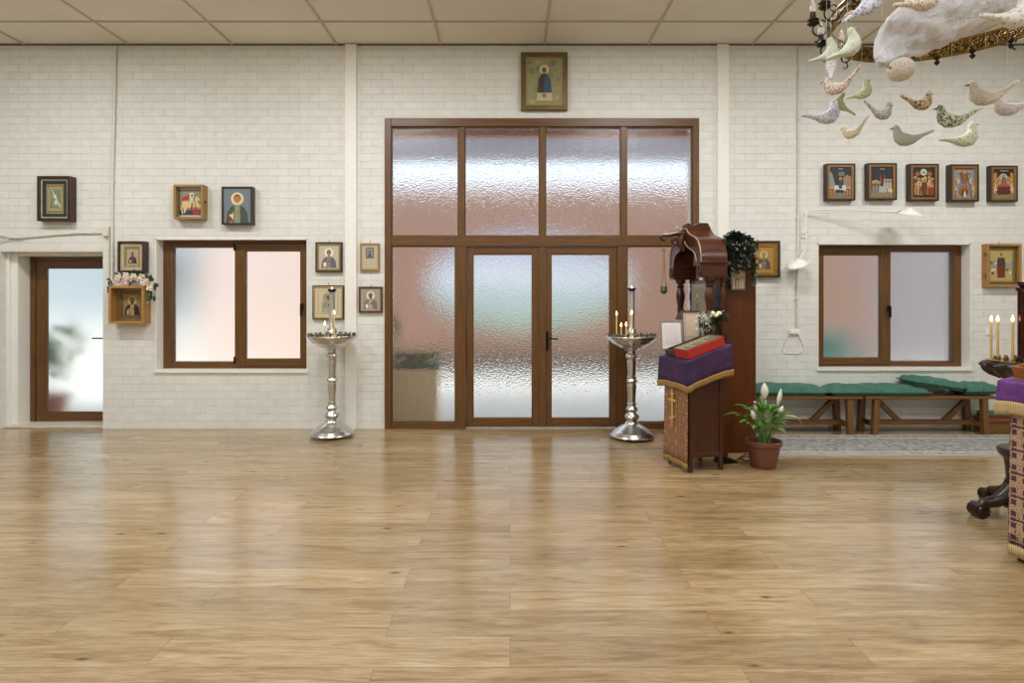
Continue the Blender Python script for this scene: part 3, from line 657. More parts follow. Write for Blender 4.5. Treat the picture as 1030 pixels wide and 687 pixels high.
o = MB().tube(at_wall([(-12, 246), (0, 243.5), (6, 241), (14, 239.2), (24, 239.6)], .034), .008).build('cable', M_COND); tag(o, 'short white cable curling over the corner at the far left', 'cable')
root = thing('socket', 'white wall socket at the foot of the conduit under the wall lamp', 'socket', W(798.3, 336.5, D))
MB().box(-.055, .055, -.03, 0, 0, .06).build('plate', M_WHITE, root, .005)
for x in (-.028, .02): MB().box(x-.014, x+.014, -.04, -.029, .015, .045).build('plug', M_WHITE, root, .004)
o = MB().tube(at_wall([(794, 336), (789, 345), (786, 352), (790, 355.5), (798, 356), (806, 355), (809, 351), (805, 342), (802, 336)], .008), .0035, 6).build('cord', M_COND); tag(o, 'thin white cord looping under the wall socket', 'cord')
root = thing('switch', 'white switch plate behind the gold candles at the right', 'switch', W(995.5, 337.5, D))
MB().box(-.05, .05, -.012, 0, 0, .07).build('plate', M_WHITE, root, .004); MB().box(-.012, .012, -.018, -.011, .022, .05).build('rocker', M_WHITE, root, .002)
M_LAMP = plain('white_lamp_enamel', '#ece9e2', .35, var=.02, bmp=0)
yl = D-.06; o0 = W(809, 234.5, D)
root = thing('wall_lamp', 'white two-armed wall lamp with shell shades beside the right window', 'wall lamp', o0)
L = lambda x, y, d: W(x, y, d)-o0
MB().loft([[(.062*math.cos(2*PI*k/24), y, .062*math.sin(2*PI*k/24)) for k in range(24)] for y in (-.012, -.001)]).build('base_plate', M_LAMP, root, .003)
for s in (-.035, .035): MB().ball((s, -.013, s*.3), .006, n=8).build('screw', M_BLACK, root)
p0 = L(811, 248, yl)
MB().tube([L(811, 250, yl), L(811, 220, yl), L(811.2, 215, yl), L(813, 212, yl), L(817, 211.2, yl-.01), L(860, 211.3, yl-.10), L(902, 213, D-.26)], .0085, 8).build('arm', M_LAMP, root)
MB().tube([(0, 0, 0), L(811, 234.5, yl)], .012).build('pivot', M_LAMP, root)
def shade(c, ax, side, tilt_v):
    """shell shaped shade: shallow bowl, longer towards ax"""
    ax = Vector(ax).normalized(); up = Vector(tilt_v).normalized(); sd = ax.cross(up).normalized(); rings = []
    N = 24
    for r, h in ((.012, .075), (.022, .072), (.03, .052), (.055, .04), (.085, .022), (.105, 0)):
        r *= 1.15; rings.append([c+ax*(r*(1.35 if math.cos(2*PI*k/N) > 0 else 1)*math.cos(2*PI*k/N))+sd*(r*.92*math.sin(2*PI*k/N))+up*(h-.02*max(0, math.cos(2*PI*k/N))*r/.1) for k in range(N)])
    return MB().loft(rings, cap=False).build('lamp_shade', M_LAMP, root, solid=.003)
c1 = L(803.5, 266, D-.13); s1 = shade(c1, (-1, -.5, -.25), 0, (-.05, -.25, 1))
MB().tube([L(811, 250, yl), c1+Vector((0, 0, .06))], .007).build('joint', M_LAMP, root)
c2 = L(913, 215.5, D-.27); s2 = shade(c2, (1, -.4, -.1), 0, (.15, -.3, 1))
MB().tube([L(902, 213, D-.26), c2+Vector((0, 0, .05))], .006).build('joint', M_BRASS, root)
for c in (c1, c2): MB().ball(c+Vector((-.01, -.01, .018)), .024, n=10, rz=.03).build('bulb', plain('lamp_glass', '#f0ece0', .2), root)

# ------------------------------------------------------------------ candle stands
PROF = [(0, .022), (.225, .022), (.238, .026), (.241, .036), (.234, .048), (.216, .058), (.21, .07), (.196, .078), (.165, .104), (.125, .132), (.092, .15), (.078, .158), (.072, .172), (.058, .182), (.056, .196), (.074, .212), (.08, .232), (.072, .252), (.05, .268), (.044, .282), (.06, .298), (.064, .318), (.052, .336), (.042, .348), (.042, .36),
        (.05, .366), (.05, .378), (.04, .388), (.044, .48), (.05, .565), (.05, .58), (.04, .59), (.052, .60), (.058, .618), (.052, .636), (.04, .646), (.05, .656), (.05, .668), (.041, .676), (.044, .75), (.051, .825), (.051, .84), (.04, .85), (.058, .866), (.068, .888), (.058, .91), (.042, .924), (.042, .94),
        (.075, .952), (.082, .962), (.105, .972), (.14, .984), (.146, .992), (.175, 1.008), (.215, 1.034), (.222, 1.044), (.25, 1.066), (.268, 1.088), (.274, 1.098), (.272, 1.106), (.264, 1.108), (.255, 1.098), (.10, 1.094), (0, 1.094)]
def candle_stand(loc, label, group='steel candle stands', tube_h=1.6):
    root = thing('candle_stand', label, 'candle stand', loc, group=group)
    MB().lathe([p for p in PROF if p[1] < .19], n=48).build('base', M_STEEL, root)
    MB().lathe([p for p in PROF if .18 < p[1] < .955], n=32).build('column', M_STEEL, root)
    MB().lathe([p for p in PROF if p[1] > .945], n=56).build('tray', M_STEEL, root)
    for k in range(3):
        a = PI/2+.5+2*PI*k/3; MB().ball((.2*math.cos(a), .2*math.sin(a), .0122), .012, n=10).build('foot', M_STEEL, root)
    proto = None
    for n_, rad in ((22, .247), (12, .17)):
        for k in range(n_):
            a = 2*PI*(k+.3)/n_; p = (rad*math.cos(a), rad*math.sin(a), 1.095)
            if proto is None:
                proto = MB().lathe([(0, 0), (.009, 0), (.009, .02), (.013, .03), (.013, .035), (.007, .035), (.007, .02), (0, .02)], n=10).build('candle_cup', plain('dark_steel_cup', '#77736c', .3, .9), root); proto.location = p
            else: copy_part(proto, root, p)
    MB().lathe([(0, 1.094), (.05, 1.094), (.045, 1.11), (.03, 1.12), (.05, 1.135), (.056, 1.15), (.045, 1.168), (.052, 1.176), (.05, 1.184), (.034, 1.19), (.032, 1.2), (.0325, tube_h-.02), (.042, tube_h-.012), (.042, tube_h), (0, tube_h)], n=28).build('lamp_tube', M_STEEL, root)
    return root
def votive(loc, label):
    root = thing('votive_lamp', label, 'oil lamp', loc, group='purple glass votive lamps')
    MB().lathe([(0, 0), (.022, 0), (.034, .008), (.045, .024), (.05, .04), (.047, .04), (.04, .026), (.0, .02)], n=28).build('glass_cup', M_PURPLEGLASS, root)
    MB().lathe([(0, 0), (.006, .008), (.004, .02), (0, .032)], (0, 0, .03), 10).build('flame', M_FLAME, root)
    return root
def candle(loc, h, label, r=.007, group='lit candles'):
    root = thing('candle', label, 'candle', loc, group=group)
    MB().lathe([(0, 0), (r, 0), (r*.92, h-.004), (r*.6, h), (0, h)], n=12).build('wax', M_WAX, root)
    MB().tube([(0, 0, h-.002), (.001, 0, h+.01)], .0012, 6).build('wick', M_BLACK, root)
    MB().lathe([(0, 0), (.007, .008), (.0085, .016), (.005, .03), (0, .045)], (0, 0, h+.005), 12).build('flame', M_FLAME, root)
    return root
dL, dR = 6.64, fl(440.5)
PL = Vector((xx(334, dL), dL, 0)); PR = Vector((xx(635.5, dR), dR, 0))
candle_stand(PL, 'silver candle stand left of the entrance, in front of two small icons', tube_h=1.575)
candle_stand(PR, 'silver candle stand before the right leaf of the double doors', tube_h=1.585)
votive(PL+Vector((0, 0, 1.575)), 'purple glass votive lamp on the left candle stand tube')
votive(PR+Vector((0, 0, 1.585)), 'purple glass votive lamp on the tube of the candle stand by the double doors')
def candle_at(px, flame_y, d, z, label):
    top = W(px, flame_y, d); candle((top.x, d, z), top.z-z-.022, label)
candle_at(326.8, 325.5, PL.y-.13, 1.0965, 'shorter lit candle left of the tube on the left candle stand')
candle_at(336.3, 314.5, PL.y-.20, 1.0965, 'taller lit candle in front of the tube on the left candle stand')
candle_at(620.2, 315.5, PR.y-.05, 1.0965, 'tall lit candle farthest left on the stand by the double doors')
candle_at(624.8, 327, PR.y-.12, 1.0965, 'short lit candle second from left on the stand by the double doors')
candle_at(629.8, 326.5, PR.y-.2, 1.0965, 'short lit candle just left of the tube on the stand by the double doors')
candle_at(635.5, 314.5, PR.y-.21, 1.0965, 'tall lit candle in front of the tube on the stand by the double doors')

# ------------------------------------------------------------------ lecterns under purple covers
def cloth_mat(name, c1, c2, sc=300):
    m, nt, b = newmat(name, c1, .75); v = coords(nt)
    n = nn(nt, 'ShaderNodeTexNoise', {'Vector': v, 'Scale': 14, 'Detail': 5}); n2 = nn(nt, 'ShaderNodeTexNoise', {'Vector': v, 'Scale': sc, 'Detail': 2})
    nt.links.new(ramp(nt, n.outputs[0], [(.35, c2), (.65, c1)]), b.inputs['Base Color']); bump(nt, b, n2.outputs[0], .001, .5)
    b.inputs['Sheen Weight'].default_value = .04
    return m
M_PURPLE = cloth_mat('purple_satin', '#3f1e50', '#291137')
M_PURPLE2 = cloth_mat('bright_purple_brocade', '#6d3a86', '#54286c')
def fringe_mat(name, c1, c2):
    m, nt, b = newmat(name, c1, .6); tc = nn(nt, 'ShaderNodeTexCoord'); sp = nn(nt, 'ShaderNodeSeparateXYZ', {0: tc.outputs['Object']})
    u = nn(nt, 'ShaderNodeMath', {0: sp.outputs[0], 1: sp.outputs[1]}, operation='ADD'); cv = nn(nt, 'ShaderNodeCombineXYZ', {0: u.outputs[0]})
    wv = nn(nt, 'ShaderNodeTexWave', {'Vector': cv.outputs[0], 'Scale': 45, 'Distortion': 1.5, 'Detail': 2})
    nt.links.new(ramp(nt, wv.outputs[0], [(.1, c2), (.7, c1)]), b.inputs['Base Color']); bump(nt, b, wv.outputs[0], .003, .8)
    return m
M_FRINGE = fringe_mat('gold_fringe', '#b08b4c', '#7e5f2e'); M_FRINGE2 = fringe_mat('cream_gold_fringe', '#d2b98c', '#a5874f')
def brocade(name, cell, ground, thread, metric):
    m, nt, b = newmat(name, ground, .6); tc = nn(nt, 'ShaderNodeTexCoord'); sp = nn(nt, 'ShaderNodeSeparateXYZ', {0: tc.outputs['Object']})
    cv = nn(nt, 'ShaderNodeCombineXYZ', {0: sp.outputs[1], 1: sp.outputs[2]})
    def vor(scale, met, off=(0, 0, 0)):
        mp = nn(nt, 'ShaderNodeMapping', {'Vector': cv.outputs[0], 'Location': off})
        return nn(nt, 'ShaderNodeTexVoronoi', {'Vector': mp.outputs[0], 'Scale': scale, 'Randomness': 0}, voronoi_dimensions='2D', distance=met).outputs[0]
    a = vor(1/cell, 'CHEBYCHEV'); a2 = vor(1/cell, metric, (cell/2, cell/2, 0)); f = vor(3/cell, 'MANHATTAN')
    r1 = nn(nt, 'ShaderNodeMath', {0: nn(nt, 'ShaderNodeMath', {0: a, 1: 6.0}, operation='MULTIPLY').outputs[0]}, operation='FRACT')
    g1 = nn(nt, 'ShaderNodeMath', {0: r1.outputs[0], 1: .5}, operation='GREATER_THAN')
    g2 = nn(nt, 'ShaderNodeMath', {0: a2, 1: .30}, operation='LESS_THAN')
    g3 = nn(nt, 'ShaderNodeMath', {0: nn(nt, 'ShaderNodeMath', {0: f, 1: 3.0}, operation='MULTIPLY').outputs[0]}, operation='FRACT')
    g4 = nn(nt, 'ShaderNodeMath', {0: g3.outputs[0], 1: .55}, operation='GREATER_THAN')
    mixv = nn(nt, 'ShaderNodeMix', {0: g2.outputs[0], 2: g1.outputs[0], 3: g4.outputs[0]})
    nt.links.new(mixc(nt, mixv.outputs[0], ground, thread), b.inputs['Base Color']); bump(nt, b, mixv.outputs[0], .0006, .5)
    return m
def brocade_cross(name, cell, ground, thread):
    m, nt, b = newmat(name, ground, .6); tc = nn(nt, 'ShaderNodeTexCoord'); sp = nn(nt, 'ShaderNodeSeparateXYZ', {0: tc.outputs['Object']})
    mt = lambda op, a, c=0.0, d=0.0: nn(nt, 'ShaderNodeMath', {0: a, 1: c, 2: d}, operation=op).outputs[0]
    ax = [mt('ABSOLUTE', mt('SUBTRACT', mt('FRACT', mt('MULTIPLY_ADD', sp.outputs[i], 1/cell, 8.2)), .5)) for i in (1, 2)]
    mn, mx = mt('MINIMUM', *ax), mt('MAXIMUM', *ax)
    cross = mt('MULTIPLY', mt('LESS_THAN', mt('ADD', mn, mt('MULTIPLY', mx, .0)), .14), mt('LESS_THAN', mx, .46))
    boss = mt('LESS_THAN', mt('ADD', ax[0], ax[1]), .30); frame = mt('LESS_THAN', mt('ABSOLUTE', mt('SUBTRACT', mx, .40)), .035); tip = mt('GREATER_THAN', mt('ADD', ax[0], ax[1]), .86)
    shape = mt('MAXIMUM', mt('MAXIMUM', cross, boss), mt('MAXIMUM', frame, tip))
    lace = nn(nt, 'ShaderNodeTexVoronoi', {'Vector': tc.outputs['Object'], 'Scale': 95}, feature='DISTANCE_TO_EDGE').outputs[0]
    f = mt('MULTIPLY', shape, mt('GREATER_THAN', lace, .07))
    nt.links.new(mixc(nt, f, ground, thread), b.inputs['Base Color']); bump(nt, b, f, .0006, .5)
    return m
M_BROC = brocade('maroon_gold_brocade', .115, '#5b2233', '#b18a5a', 'MANHATTAN'); M_BROC2 = brocade_cross('purple_gold_brocade', .135, '#4a1f42', '#c4a67e')
def lectern(loc, rz, label, wx, wy, z0, slope, drop, fr, mc, mf, mbro, cross, fr_bot=.05, ztop=None):
    root = thing('lectern', label, 'lectern', loc, rz); ts = math.tan(slope); zt = lambda x: z0+x*ts
    mb = MB()
    P = [(.02, .12), (wx-.02, .12), (wx-.02, zt(wx-.02)-.03), (.02, zt(.02)-.03)]
    mb.prism(P, lambda u, v, t: (u, t, v), .02, wy-.02); mb.build('body', M_DKWOOD, root, .003)
    m2 = MB()  # framing rails on the near side
    m2.prism([(.015, .12), (wx-.015, .12), (wx-.015, .16), (.015, .16)], lambda u, v, t: (u, t, v), .012, .022); m2.build('bottom_rail', M_DKWOODX, root, .002)
    for x in (.01, wx-.045):
        for y in (.01, wy-.045): MB().box(x, x+.035, y, y+.035, 0, zt(x)-.04).build('leg', M_DKWOOD, root, .003)
    e = .035
    MB().prism([(-e, zt(-e)-.025), (wx+e, zt(wx+e)-.025), (wx+e, zt(wx+e)-.004), (-e, zt(-e)-.004)], lambda u, v, t: (u, t, v), -e, wy+e+.02).build('top_board', M_DKWOODX, root, .003)
    # cover: flat top, waving skirt
    x0, x1, y0, y1 = -e-.004, wx+e+.004, -e-.004, wy+e+.024
    per = []; q = random.Random(2)
    def side(a, b_, n, nrm):
        for k in range(n): t = k/n; per.append((a[0]+(b_[0]-a[0])*t, a[1]+(b_[1]-a[1])*t, nrm, t))
    n1, n2 = int((x1-x0)/.008), int((y1-y0)/.008)
    side((x0, y0), (x1, y0), n1, (0, -1)); side((x1, y0), (x1, y1), n2, (1, 0)); side((x1, y1), (x0, y1), n1, (0, 1)); side((x0, y1), (x0, y0), n2, (-1, 0))
    def rowpts(dz, amp):
        r = []
        for i, (x, y, nr, t) in enumerate(per):
            ed = 1-min(t, 1-t)*5; ed = max(0, ed)   # corner folds stand out
            o = amp*(.55+.45*math.sin(i*.33+1.3*math.sin(i*.07)))+amp*1.1*ed
            cx = amp*1.0*ed*(1 if x > (x0+x1)/2 else -1)*(1 if nr[0] == 0 else 0); cy = amp*1.0*ed*(1 if y > (y0+y1)/2 else -1)*(1 if nr[1] == 0 else 0)
            r.append((x+nr[0]*o+cx, y+nr[1]*o+cy, zt(x)+.004-dz-.012*ed*(dz/drop)))
        return r
    rows = [rowpts(0, 0), rowpts(.008, .004)]+[rowpts(drop*k/6, .003+.006*k/6) for k in range(1, 7)]
    mb = MB(); mb.loft([[(x, y, z) for x, y, z in r] for r in rows], cap=False); mb.face([p for p in rows[0]])
    mb.build('cover', mc, root, solid=.002)
    mb = MB(); rr_ = [rowpts(drop-.004+fr*k/3, .012) for k in range(4)]
    rr_[3] = [(x, y, z+(.006 if i % 2 else -.004)) for i, (x, y, z) in enumerate(rr_[3])]
    mb.loft(rr_, cap=False); mb.build('cover_fringe', mf, root, solid=.004)
    # brocade panel hanging down the front
    mb = MB(); ny, nz = 30, 10; zb = .03
    def pan(y, z): return (-.012-.010*(1+math.sin(y*38))*(1-z/z0)*.9, y, z)
    ys = [-.005+(wy+.01)*k/ny for k in range(ny+1)]
    def grid(za, zb_, n):
        vs = [[mb._v(pan(y, za+(zb_-za)*j/n)) for y in ys] for j in range(n+1)]
        for a, b_ in zip(vs, vs[1:]):
            for k in range(ny):
                f = mb.bm.faces.new((a[k], a[k+1], b_[k+1], b_[k])); f.smooth = True
    grid(zb+fr_bot, z0-.06, 12); mb.build('brocade_panel', mbro, root, solid=.003)
    mb = MB(); grid(zb, zb+fr_bot+.004, 2); mb.build('panel_fringe', mf, root, solid=.005)
    if cross:
        mb = MB(); yc = wy*.58; c0 = .36
        mb.box(-.04, -.03, yc-.012, yc+.012, c0, c0+.34)
        for z, h in ((c0+.29, .03), (c0+.23, .065)): mb.box(-.0405, -.0305, yc-h, yc+h, z, z+.022)
        mb.prism([(yc-.045, c0+.09), (yc+.045, c0+.06), (yc+.045, c0+.082), (yc-.045, c0+.112)], lambda u, v, t: (t, u, v), -.0408, -.0308)
        mb  .build('embroidered_cross', plain('gold_thread', '#c6a362', .5), root, .002)
    return root
T1 = math.radians(16); N1 = Vector((1.552, 5.25, 0)); SL1 = math.radians(17.5)
lectern(N1, T1, 'dark wooden lectern with purple cover and maroon brocade panel, beside the peace lily',   .36, .37, .985, SL1, .21, .055, M_PURPLE, M_FRINGE, M_BROC, True)
N2 = Vector((2.945, 3.17, 0)); SL2 = math.radians(12)
lectern(N2, 0.0, 'lectern with bright purple cover and purple gold brocade at the right edge', .42, .37, 1.045, SL2, .115, .075, M_PURPLE2, M_FRINGE2, M_BROC2, False, .06)
def slope_frame(z0, sl):
    m = Matrix.Translation((0, 0, z0+.010)) @ Matrix.Rotation(-sl, 4, 'Y'); return m
M1 = slope_frame(.985, SL1)
root = thing('icon_case', 'red sided box icon with gilt border lying on the purple lectern cover', 'icon', N1, T1)
M_RED = plain('red_velvet', '#a8241a', .6, var=.15)
mb = MB(); mb.M = M1; mb.box(-.02, .365, -.03, .185, 0, .08); mb.build('box', M_RED, root, .004)
mb = MB(); mb.M = M1 @ Matrix.Translation((.1725, .0775, .081)); 
ring_bars2 = lambda m, x, y, w_, z, mi: (m.box(-x, x, -y, -y+w_, 0, z, mi), m.box(-x, x, y-w_, y, 0, z, mi), m.box(-x, -x+w_, -y+w_, y-w_, 0, z, mi), m.box(x-w_, x, -y+w_, y-w_, 0, z, mi))
ring_bars2(mb, .19, .105, .008, .008, 0); ring_bars2(mb, .182, .097, .022, .005, 1); mb.build('gilt_border', [M_GOLD, M_SILV], root)
mb = MB(); mb.M = M1 @ Matrix.Translation((.1725, .0775, .0815)); mb.box(-.158, .158, -.074, .074, 0, .002, 0)
for k in range(7):
    x = -.13+.043*k; mb.box(x-.013, x+.013, -.06, .03, .002, .003, 1+k % 3); mb.lathe([(0, 0), (.012, 0), (.012, .002), (0, .002)], (x, .043, .002), 12, 4)
mb.build('picture', [pm('#7f7c70'), pm('#4f5a5e'), pm('#8d7a5c'), pm('#6a4038'), pm('#c8ae72')], root)
root = thing('wooden_tray', 'brown wooden tray beside the red box on the purple lectern', 'tray', N1, T1)
mb = MB(); mb.M = M1; mb.box(-.02, .365, .192, .345, 0, .008); mb.build('bottom', M_DKWOODX, root)
mb = MB(); mb.M = M1
mb.box(-.02, .365, .192, .204, .008, .062); mb.box(-.02, .365, .333, .345, .008, .062); mb.box(-.02, -.006, .204, .333, .008, .062); mb.box(.351, .365, .204, .333, .008, .062)
mb.build('rim', wood('tray_brown', '#4a3424', '#33231a', 'x', .4), root, .003)
M2 = slope_frame(1.045, SL2)
root = thing('wooden_tray', 'orange-brown wooden tray on the bright purple lectern cover', 'tray', N2, 0)
mb = MB(); mb.M = M2; mb.box(.0, .36, .12, .37, 0, .01); mb.build('bottom', M_OAK, root)
mb = MB(); mb.M = M2; mb.box(0, .36, .12, .135, .01, .075); mb.box(0, .36, .355, .37, .01, .075); mb.box(0, .014, .135, .355, .01, .075); mb.box(.346, .36, .135, .355, .01, .075)
mb.build('rim', wood('orange_wood', '#9a5a2a', '#7a431c', 'x', .4), root, .003)
def local1(u, v, z): 
    return N1+Vector((u*math.cos(T1)-v*math.sin(T1), u*math.sin(T1)+v*math.cos(T1), z))
def stand_frame(u, label, w_, h, fm, bgm, inner):
    z = .985+u*math.tan(SL1)+.022
    root = thing('picture_frame', label, 'framed picture', local1(u, .402, z), T1*.2)
    A = Matrix.Rotation(math.radians(-7), 4, 'X')
    mb = MB(); mb.M = A; ring_bars(mb, -w_/2, w_/2, 0, h, -.012, .004, .017, .017, .017, .017); mb.build('frame', fm, root, .002)
    mb = MB(); mb.M = A; mb.box(-w_/2+.012, w_/2-.012, -.004, .003, .012, h-.012, 0); mb.box(-w_/2+.045, w_/2-.045, -.006, -.004, .06, h-.05, 1); mb.build('picture', [bgm, inner], root)
    return root
stand_frame(.075, 'grey framed white document leaning at the far side of the purple lectern', .215, .285, plain('grey_mauve_frame', '#8d7d78', .4), pm('#ded8d4'), pm('#d3cbc9'))
stand_frame(.285, 'dark framed pale picture standing behind the bouquet on the purple lectern', .185, .305, plain('dark_plum_frame', '#4a3c3c', .4), pm('#b7a596'), pm('#c3b098'))

# ------------------------------------------------------------------ carved shrine behind the lectern
SH = Vector((1.80, 6.25, 0))
root = thing('icon_shrine', 'mahogany icon shrine with ogee hood on turned columns, behind the purple lectern', 'shrine', SH, .035)
MB().box(.03, .27, -.47, .47, 0, .9).build('lower_cabinet', M_PANEL, root, .004)
MB().box(.03, .28, -.47, .49, .9, .93).build('shelf', M_DKWOOD, root, .006)
MB().box(.31, .60, -.335, .335, .0, 2.0).build('back_cabinet', M_PANEL, root, .003)
MB().box(.30, .615, -.35, .35, 2.0, 2.035).build('cornice', M_DKWOOD, root, .006)
COLP = [(.035, .93), (.035, .97), (.028, .98), (.045, 1.0), (.05, 1.03), (.03, 1.06), (.026, 1.08), (.04, 1.10), (.052, 1.17), (.058, 1.23), (.052, 1.29), (.036, 1.34), (.03, 1.36), (.042, 1.375), (.042, 1.39), (.03, 1.40), (.036, 1.45), (.046, 1.50), (.05, 1.54), (.04, 1.59), (.03, 1.62), (.045, 1.64), (.03, 1.655), (.03, 1.665), (.05, 1.68), (.055, 1.70), (.055, 1.715)]
for y in (-.44, .44): MB().lathe([(0, .93)]+COLP+[(0, 1.715)], (.10, y, 0), 28).build('turned_column', M_DKWOOD, root)
for y in (-.44, .44): MB().lathe([(0, .93)]+[(r*.6, z) for r, z in COLP]+[(0, 1.715)], (.23, y, 0), 20).build('rear_column', M_DKWOOD, root)
OUT = [(-.5, 1.862), (-.498, 1.92), (-.48, 1.985), (-.44, 2.045), (-.38, 2.09), (-.30, 2.12), (-.22, 2.14), (-.15, 2.165), (-.10, 2.195), (-.07, 2.225)]
INN = [(-.37, 1.862), (-.365, 1.90), (-.33, 1.95), (-.27, 1.985), (-.2, 2.005), (-.12, 2.03), (-.06, 2.06), (0, 2.11)]
out = OUT+[(-y, z) for y, z in OUT[::-1]]; inn = INN+[(-y, z) for y, z in INN[:-1][::-1]]
def resample(p, n):
    L_ = [0]
    for a, b_ in zip(p, p[1:]): L_.append(L_[-1]+math.dist(a, b_))
    r = []
    for k in range(n):
        t = L_[-1]*k/(n-1); i = max(j for j in range(len(p)) if L_[j] <= t+1e-9); i = min(i, len(p)-2); f = (t-L_[i])/(L_[i+1]-L_[i])
        r.append((p[i][0]+(p[i+1][0]-p[i][0])*f, p[i][1]+(p[i+1][1]-p[i][1])*f))
    return r
def strip(mb, A, B, x0, x1, mi=0):
    vs = [[mb._v((x, y, z)) for y, z in P] for x in (x0, x1) for P in (A, B)]  # x0A x0B x1A x1B
    n = len(A)
    for k in range(n-1):
        for q_ in ((0, 1), (2, 3), (0, 2), (1, 3)):
            f = mb.bm.faces.new((vs[q_[0]][k], vs[q_[0]][k+1], vs[q_[1]][k+1], vs[q_[1]][k])); f.material_index = mi
    for k in (0, n-1): mb.bm.faces.new((vs[0][k], vs[1][k], vs[3][k], vs[2][k])).material_index = mi
nA = 41; oA, iA = resample(out, nA), resample(inn, nA)
mb = MB(); strip(mb, oA, iA, 0, .03); mb.build('arch_front', M_DKWOOD, root)
sh = [(y*.93, z-.03 if abs(y) < .45 else z) for y, z in oA]
mb = MB(); strip(mb, oA, [(y*.94, 1.862+(z-1.862)*.93) for y, z in oA], .03, .25); mb.build('hood', M_DKWOOD, root, sharp=50)
mb = MB()
mb.tube([(-.004, y*1.005, z+.002) for y, z in oA], .007, 6); mb.tube([(-.004, y, z) for y, z in iA], .006, 6); mb.build('moulded_edge', plain('pale_edge', '#a38a70', .35), root)  # paler strip along the outer and inner arch edges
for s in (-1, 1):
    y0, y1 = (s*.5, s*.37) if s > 0 else (-.5, -.37)
    o = MB().box(0, .25, min(y0, y1), max(y0, y1), 1.715, 1.862).build('frieze', M_DKWOODX, root, .004)
    mb = MB()
    for k in range(2):
        yc = s*(.405+.06*k); mb.tube([(-.006, yc+.022*math.cos(a), 1.79+.05*math.sin(a)) for a in [2*PI*i/14 for i in range(14)]], .008, 6, closed=True)
    mb.build('carved_scroll', M_DKWOOD, root)
for s_ in (-1, 1): MB().box(-.008, .255, min(s_*.365, s_*.512), max(s_*.365, s_*.512), 1.852, 1.868).build('eave_moulding', M_DKWOOD, root, .004)
mb = MB(); mb.prism([(-.0, 2.19), (.0, 2.275), (.02, 2.285), (.05, 2.26), (.09, 2.262), (.13, 2.285), (.22, 2.285), (.25, 2.235), (.25, 2.19)], lambda u, v, t: (u, t, v), -.07, .07); mb.build('crest', M_DKWOODX, root, .004)
MB().box(.15, .175, -.25, .25, .93, 1.70).build('icon_board', M_DKWOOD, root, .003)
p = Pic(.42, .66); p.rect(-1, -1, 1, 1, '#a89a82'); p.rect(-.85, -.9, .85, .9, '#8f8a78'); p.ell(-.2, .55, .22, '#c8b68a'); p.poly([(-.55, -.8), (-.5, .2), (-.3, .42), (-.1, .42), (.1, .2), (.2, -.8)], '#7d6a66'); p.ell(-.2, .52, .12, '#7a5a40', 1.2); p.poly([(.2, -.8), (.25, 0), (.5, .1), (.6, -.8)], '#9a8c78')
o = p.build(root, 0, 'icon_picture'); o.location = (.148, 0, 1.33); o.rotation_euler = (0, 0, -PI/2)
mb = MB()   # scrolled bracket with openwork curls
mb.tube([(.0, 0, 2.17), (-.06, 0, 2.19), (-.12, 0, 2.18), (-.18, 0, 2.165), (-.22, 0, 2.17), (-.245, 0, 2.15), (-.235, 0, 2.12), (-.21, 0, 2.115), (-.2, 0, 2.135)], [.035, .03, .025, .02, .02, .02, .02, .018, .01], 8)
mb.tube([(-.02, 0, 2.06), (-.05, 0, 2.10), (-.10, 0, 2.13), (-.13, 0, 2.11), (-.12, 0, 2.08), (-.09, 0, 2.08), (-.085, 0, 2.10)], [.03, .025, .02, .018, .016, .014, .01], 8)
mb.tube([(0, 0, 2.20), (-.03, 0, 2.14), (-.04, 0, 2.07), (-.01, 0, 2.0)], [.03, .035, .035, .02], 8)
mb.build('scroll_bracket', M_DKWOOD, root)
h0 = Vector((1.585, 6.24, 1.60))
root = thing('hanging_lamp', 'tiny green bronze lamp hanging on a chain from the shrine bracket', 'oil lamp', h0)
MB().lathe([(0, -.045), (.02, -.04), (.034, -.02), (.038, 0), (.03, .02), (.036, .03), (.03, .042), (0, .042)], n=16).build('bowl', plain('verdigris_bronze', '#56604e', .45, .6, var=.4, sc=90, bmp=.004), root)
mb = MB()
for s in (-1, 1): mb.tube([(s*.028, 0, .03), (s*.012, 0, .12), (s*.006, 0, .42), (0, 0, .525)], .0028, 6)
mb.box(-.02, .02, -.003, .003, .40, .412); mb.build('chain', M_BRASS, root)
# small icon hung on the side of the shrine
a, b_ = W(735.2, 271, 5.88), W(750, 292, 5.88)
root = thing('framed_icon', 'small unframed icon of three standing saints hung on the shrine side below the ivy', 'icon', ((a.x+b_.x)/2, 5.91, (a.z+b_.z)/2), .035)
wd, ht = b_.x-a.x, a.z-b_.z
MB().box(-wd/2, wd/2, -.018, -.002, -ht/2, ht/2).build('board', M_DKWOOD, root, .002)
p = Pic(wd*.96, ht*.96); p.rect(-1, -1, 1, 1, '#a89a72'); p.rect(-1, -1, 1, -.3, '#6f6a58')
for x, c in ((-.6, '#8f9088'), (-.2, '#a03a28'), (.2, '#7d8078'), (.6, '#a39a84')): figure(p, x, -.85, 1.5, c, '#b9b09a')
p.build(root, -.027)
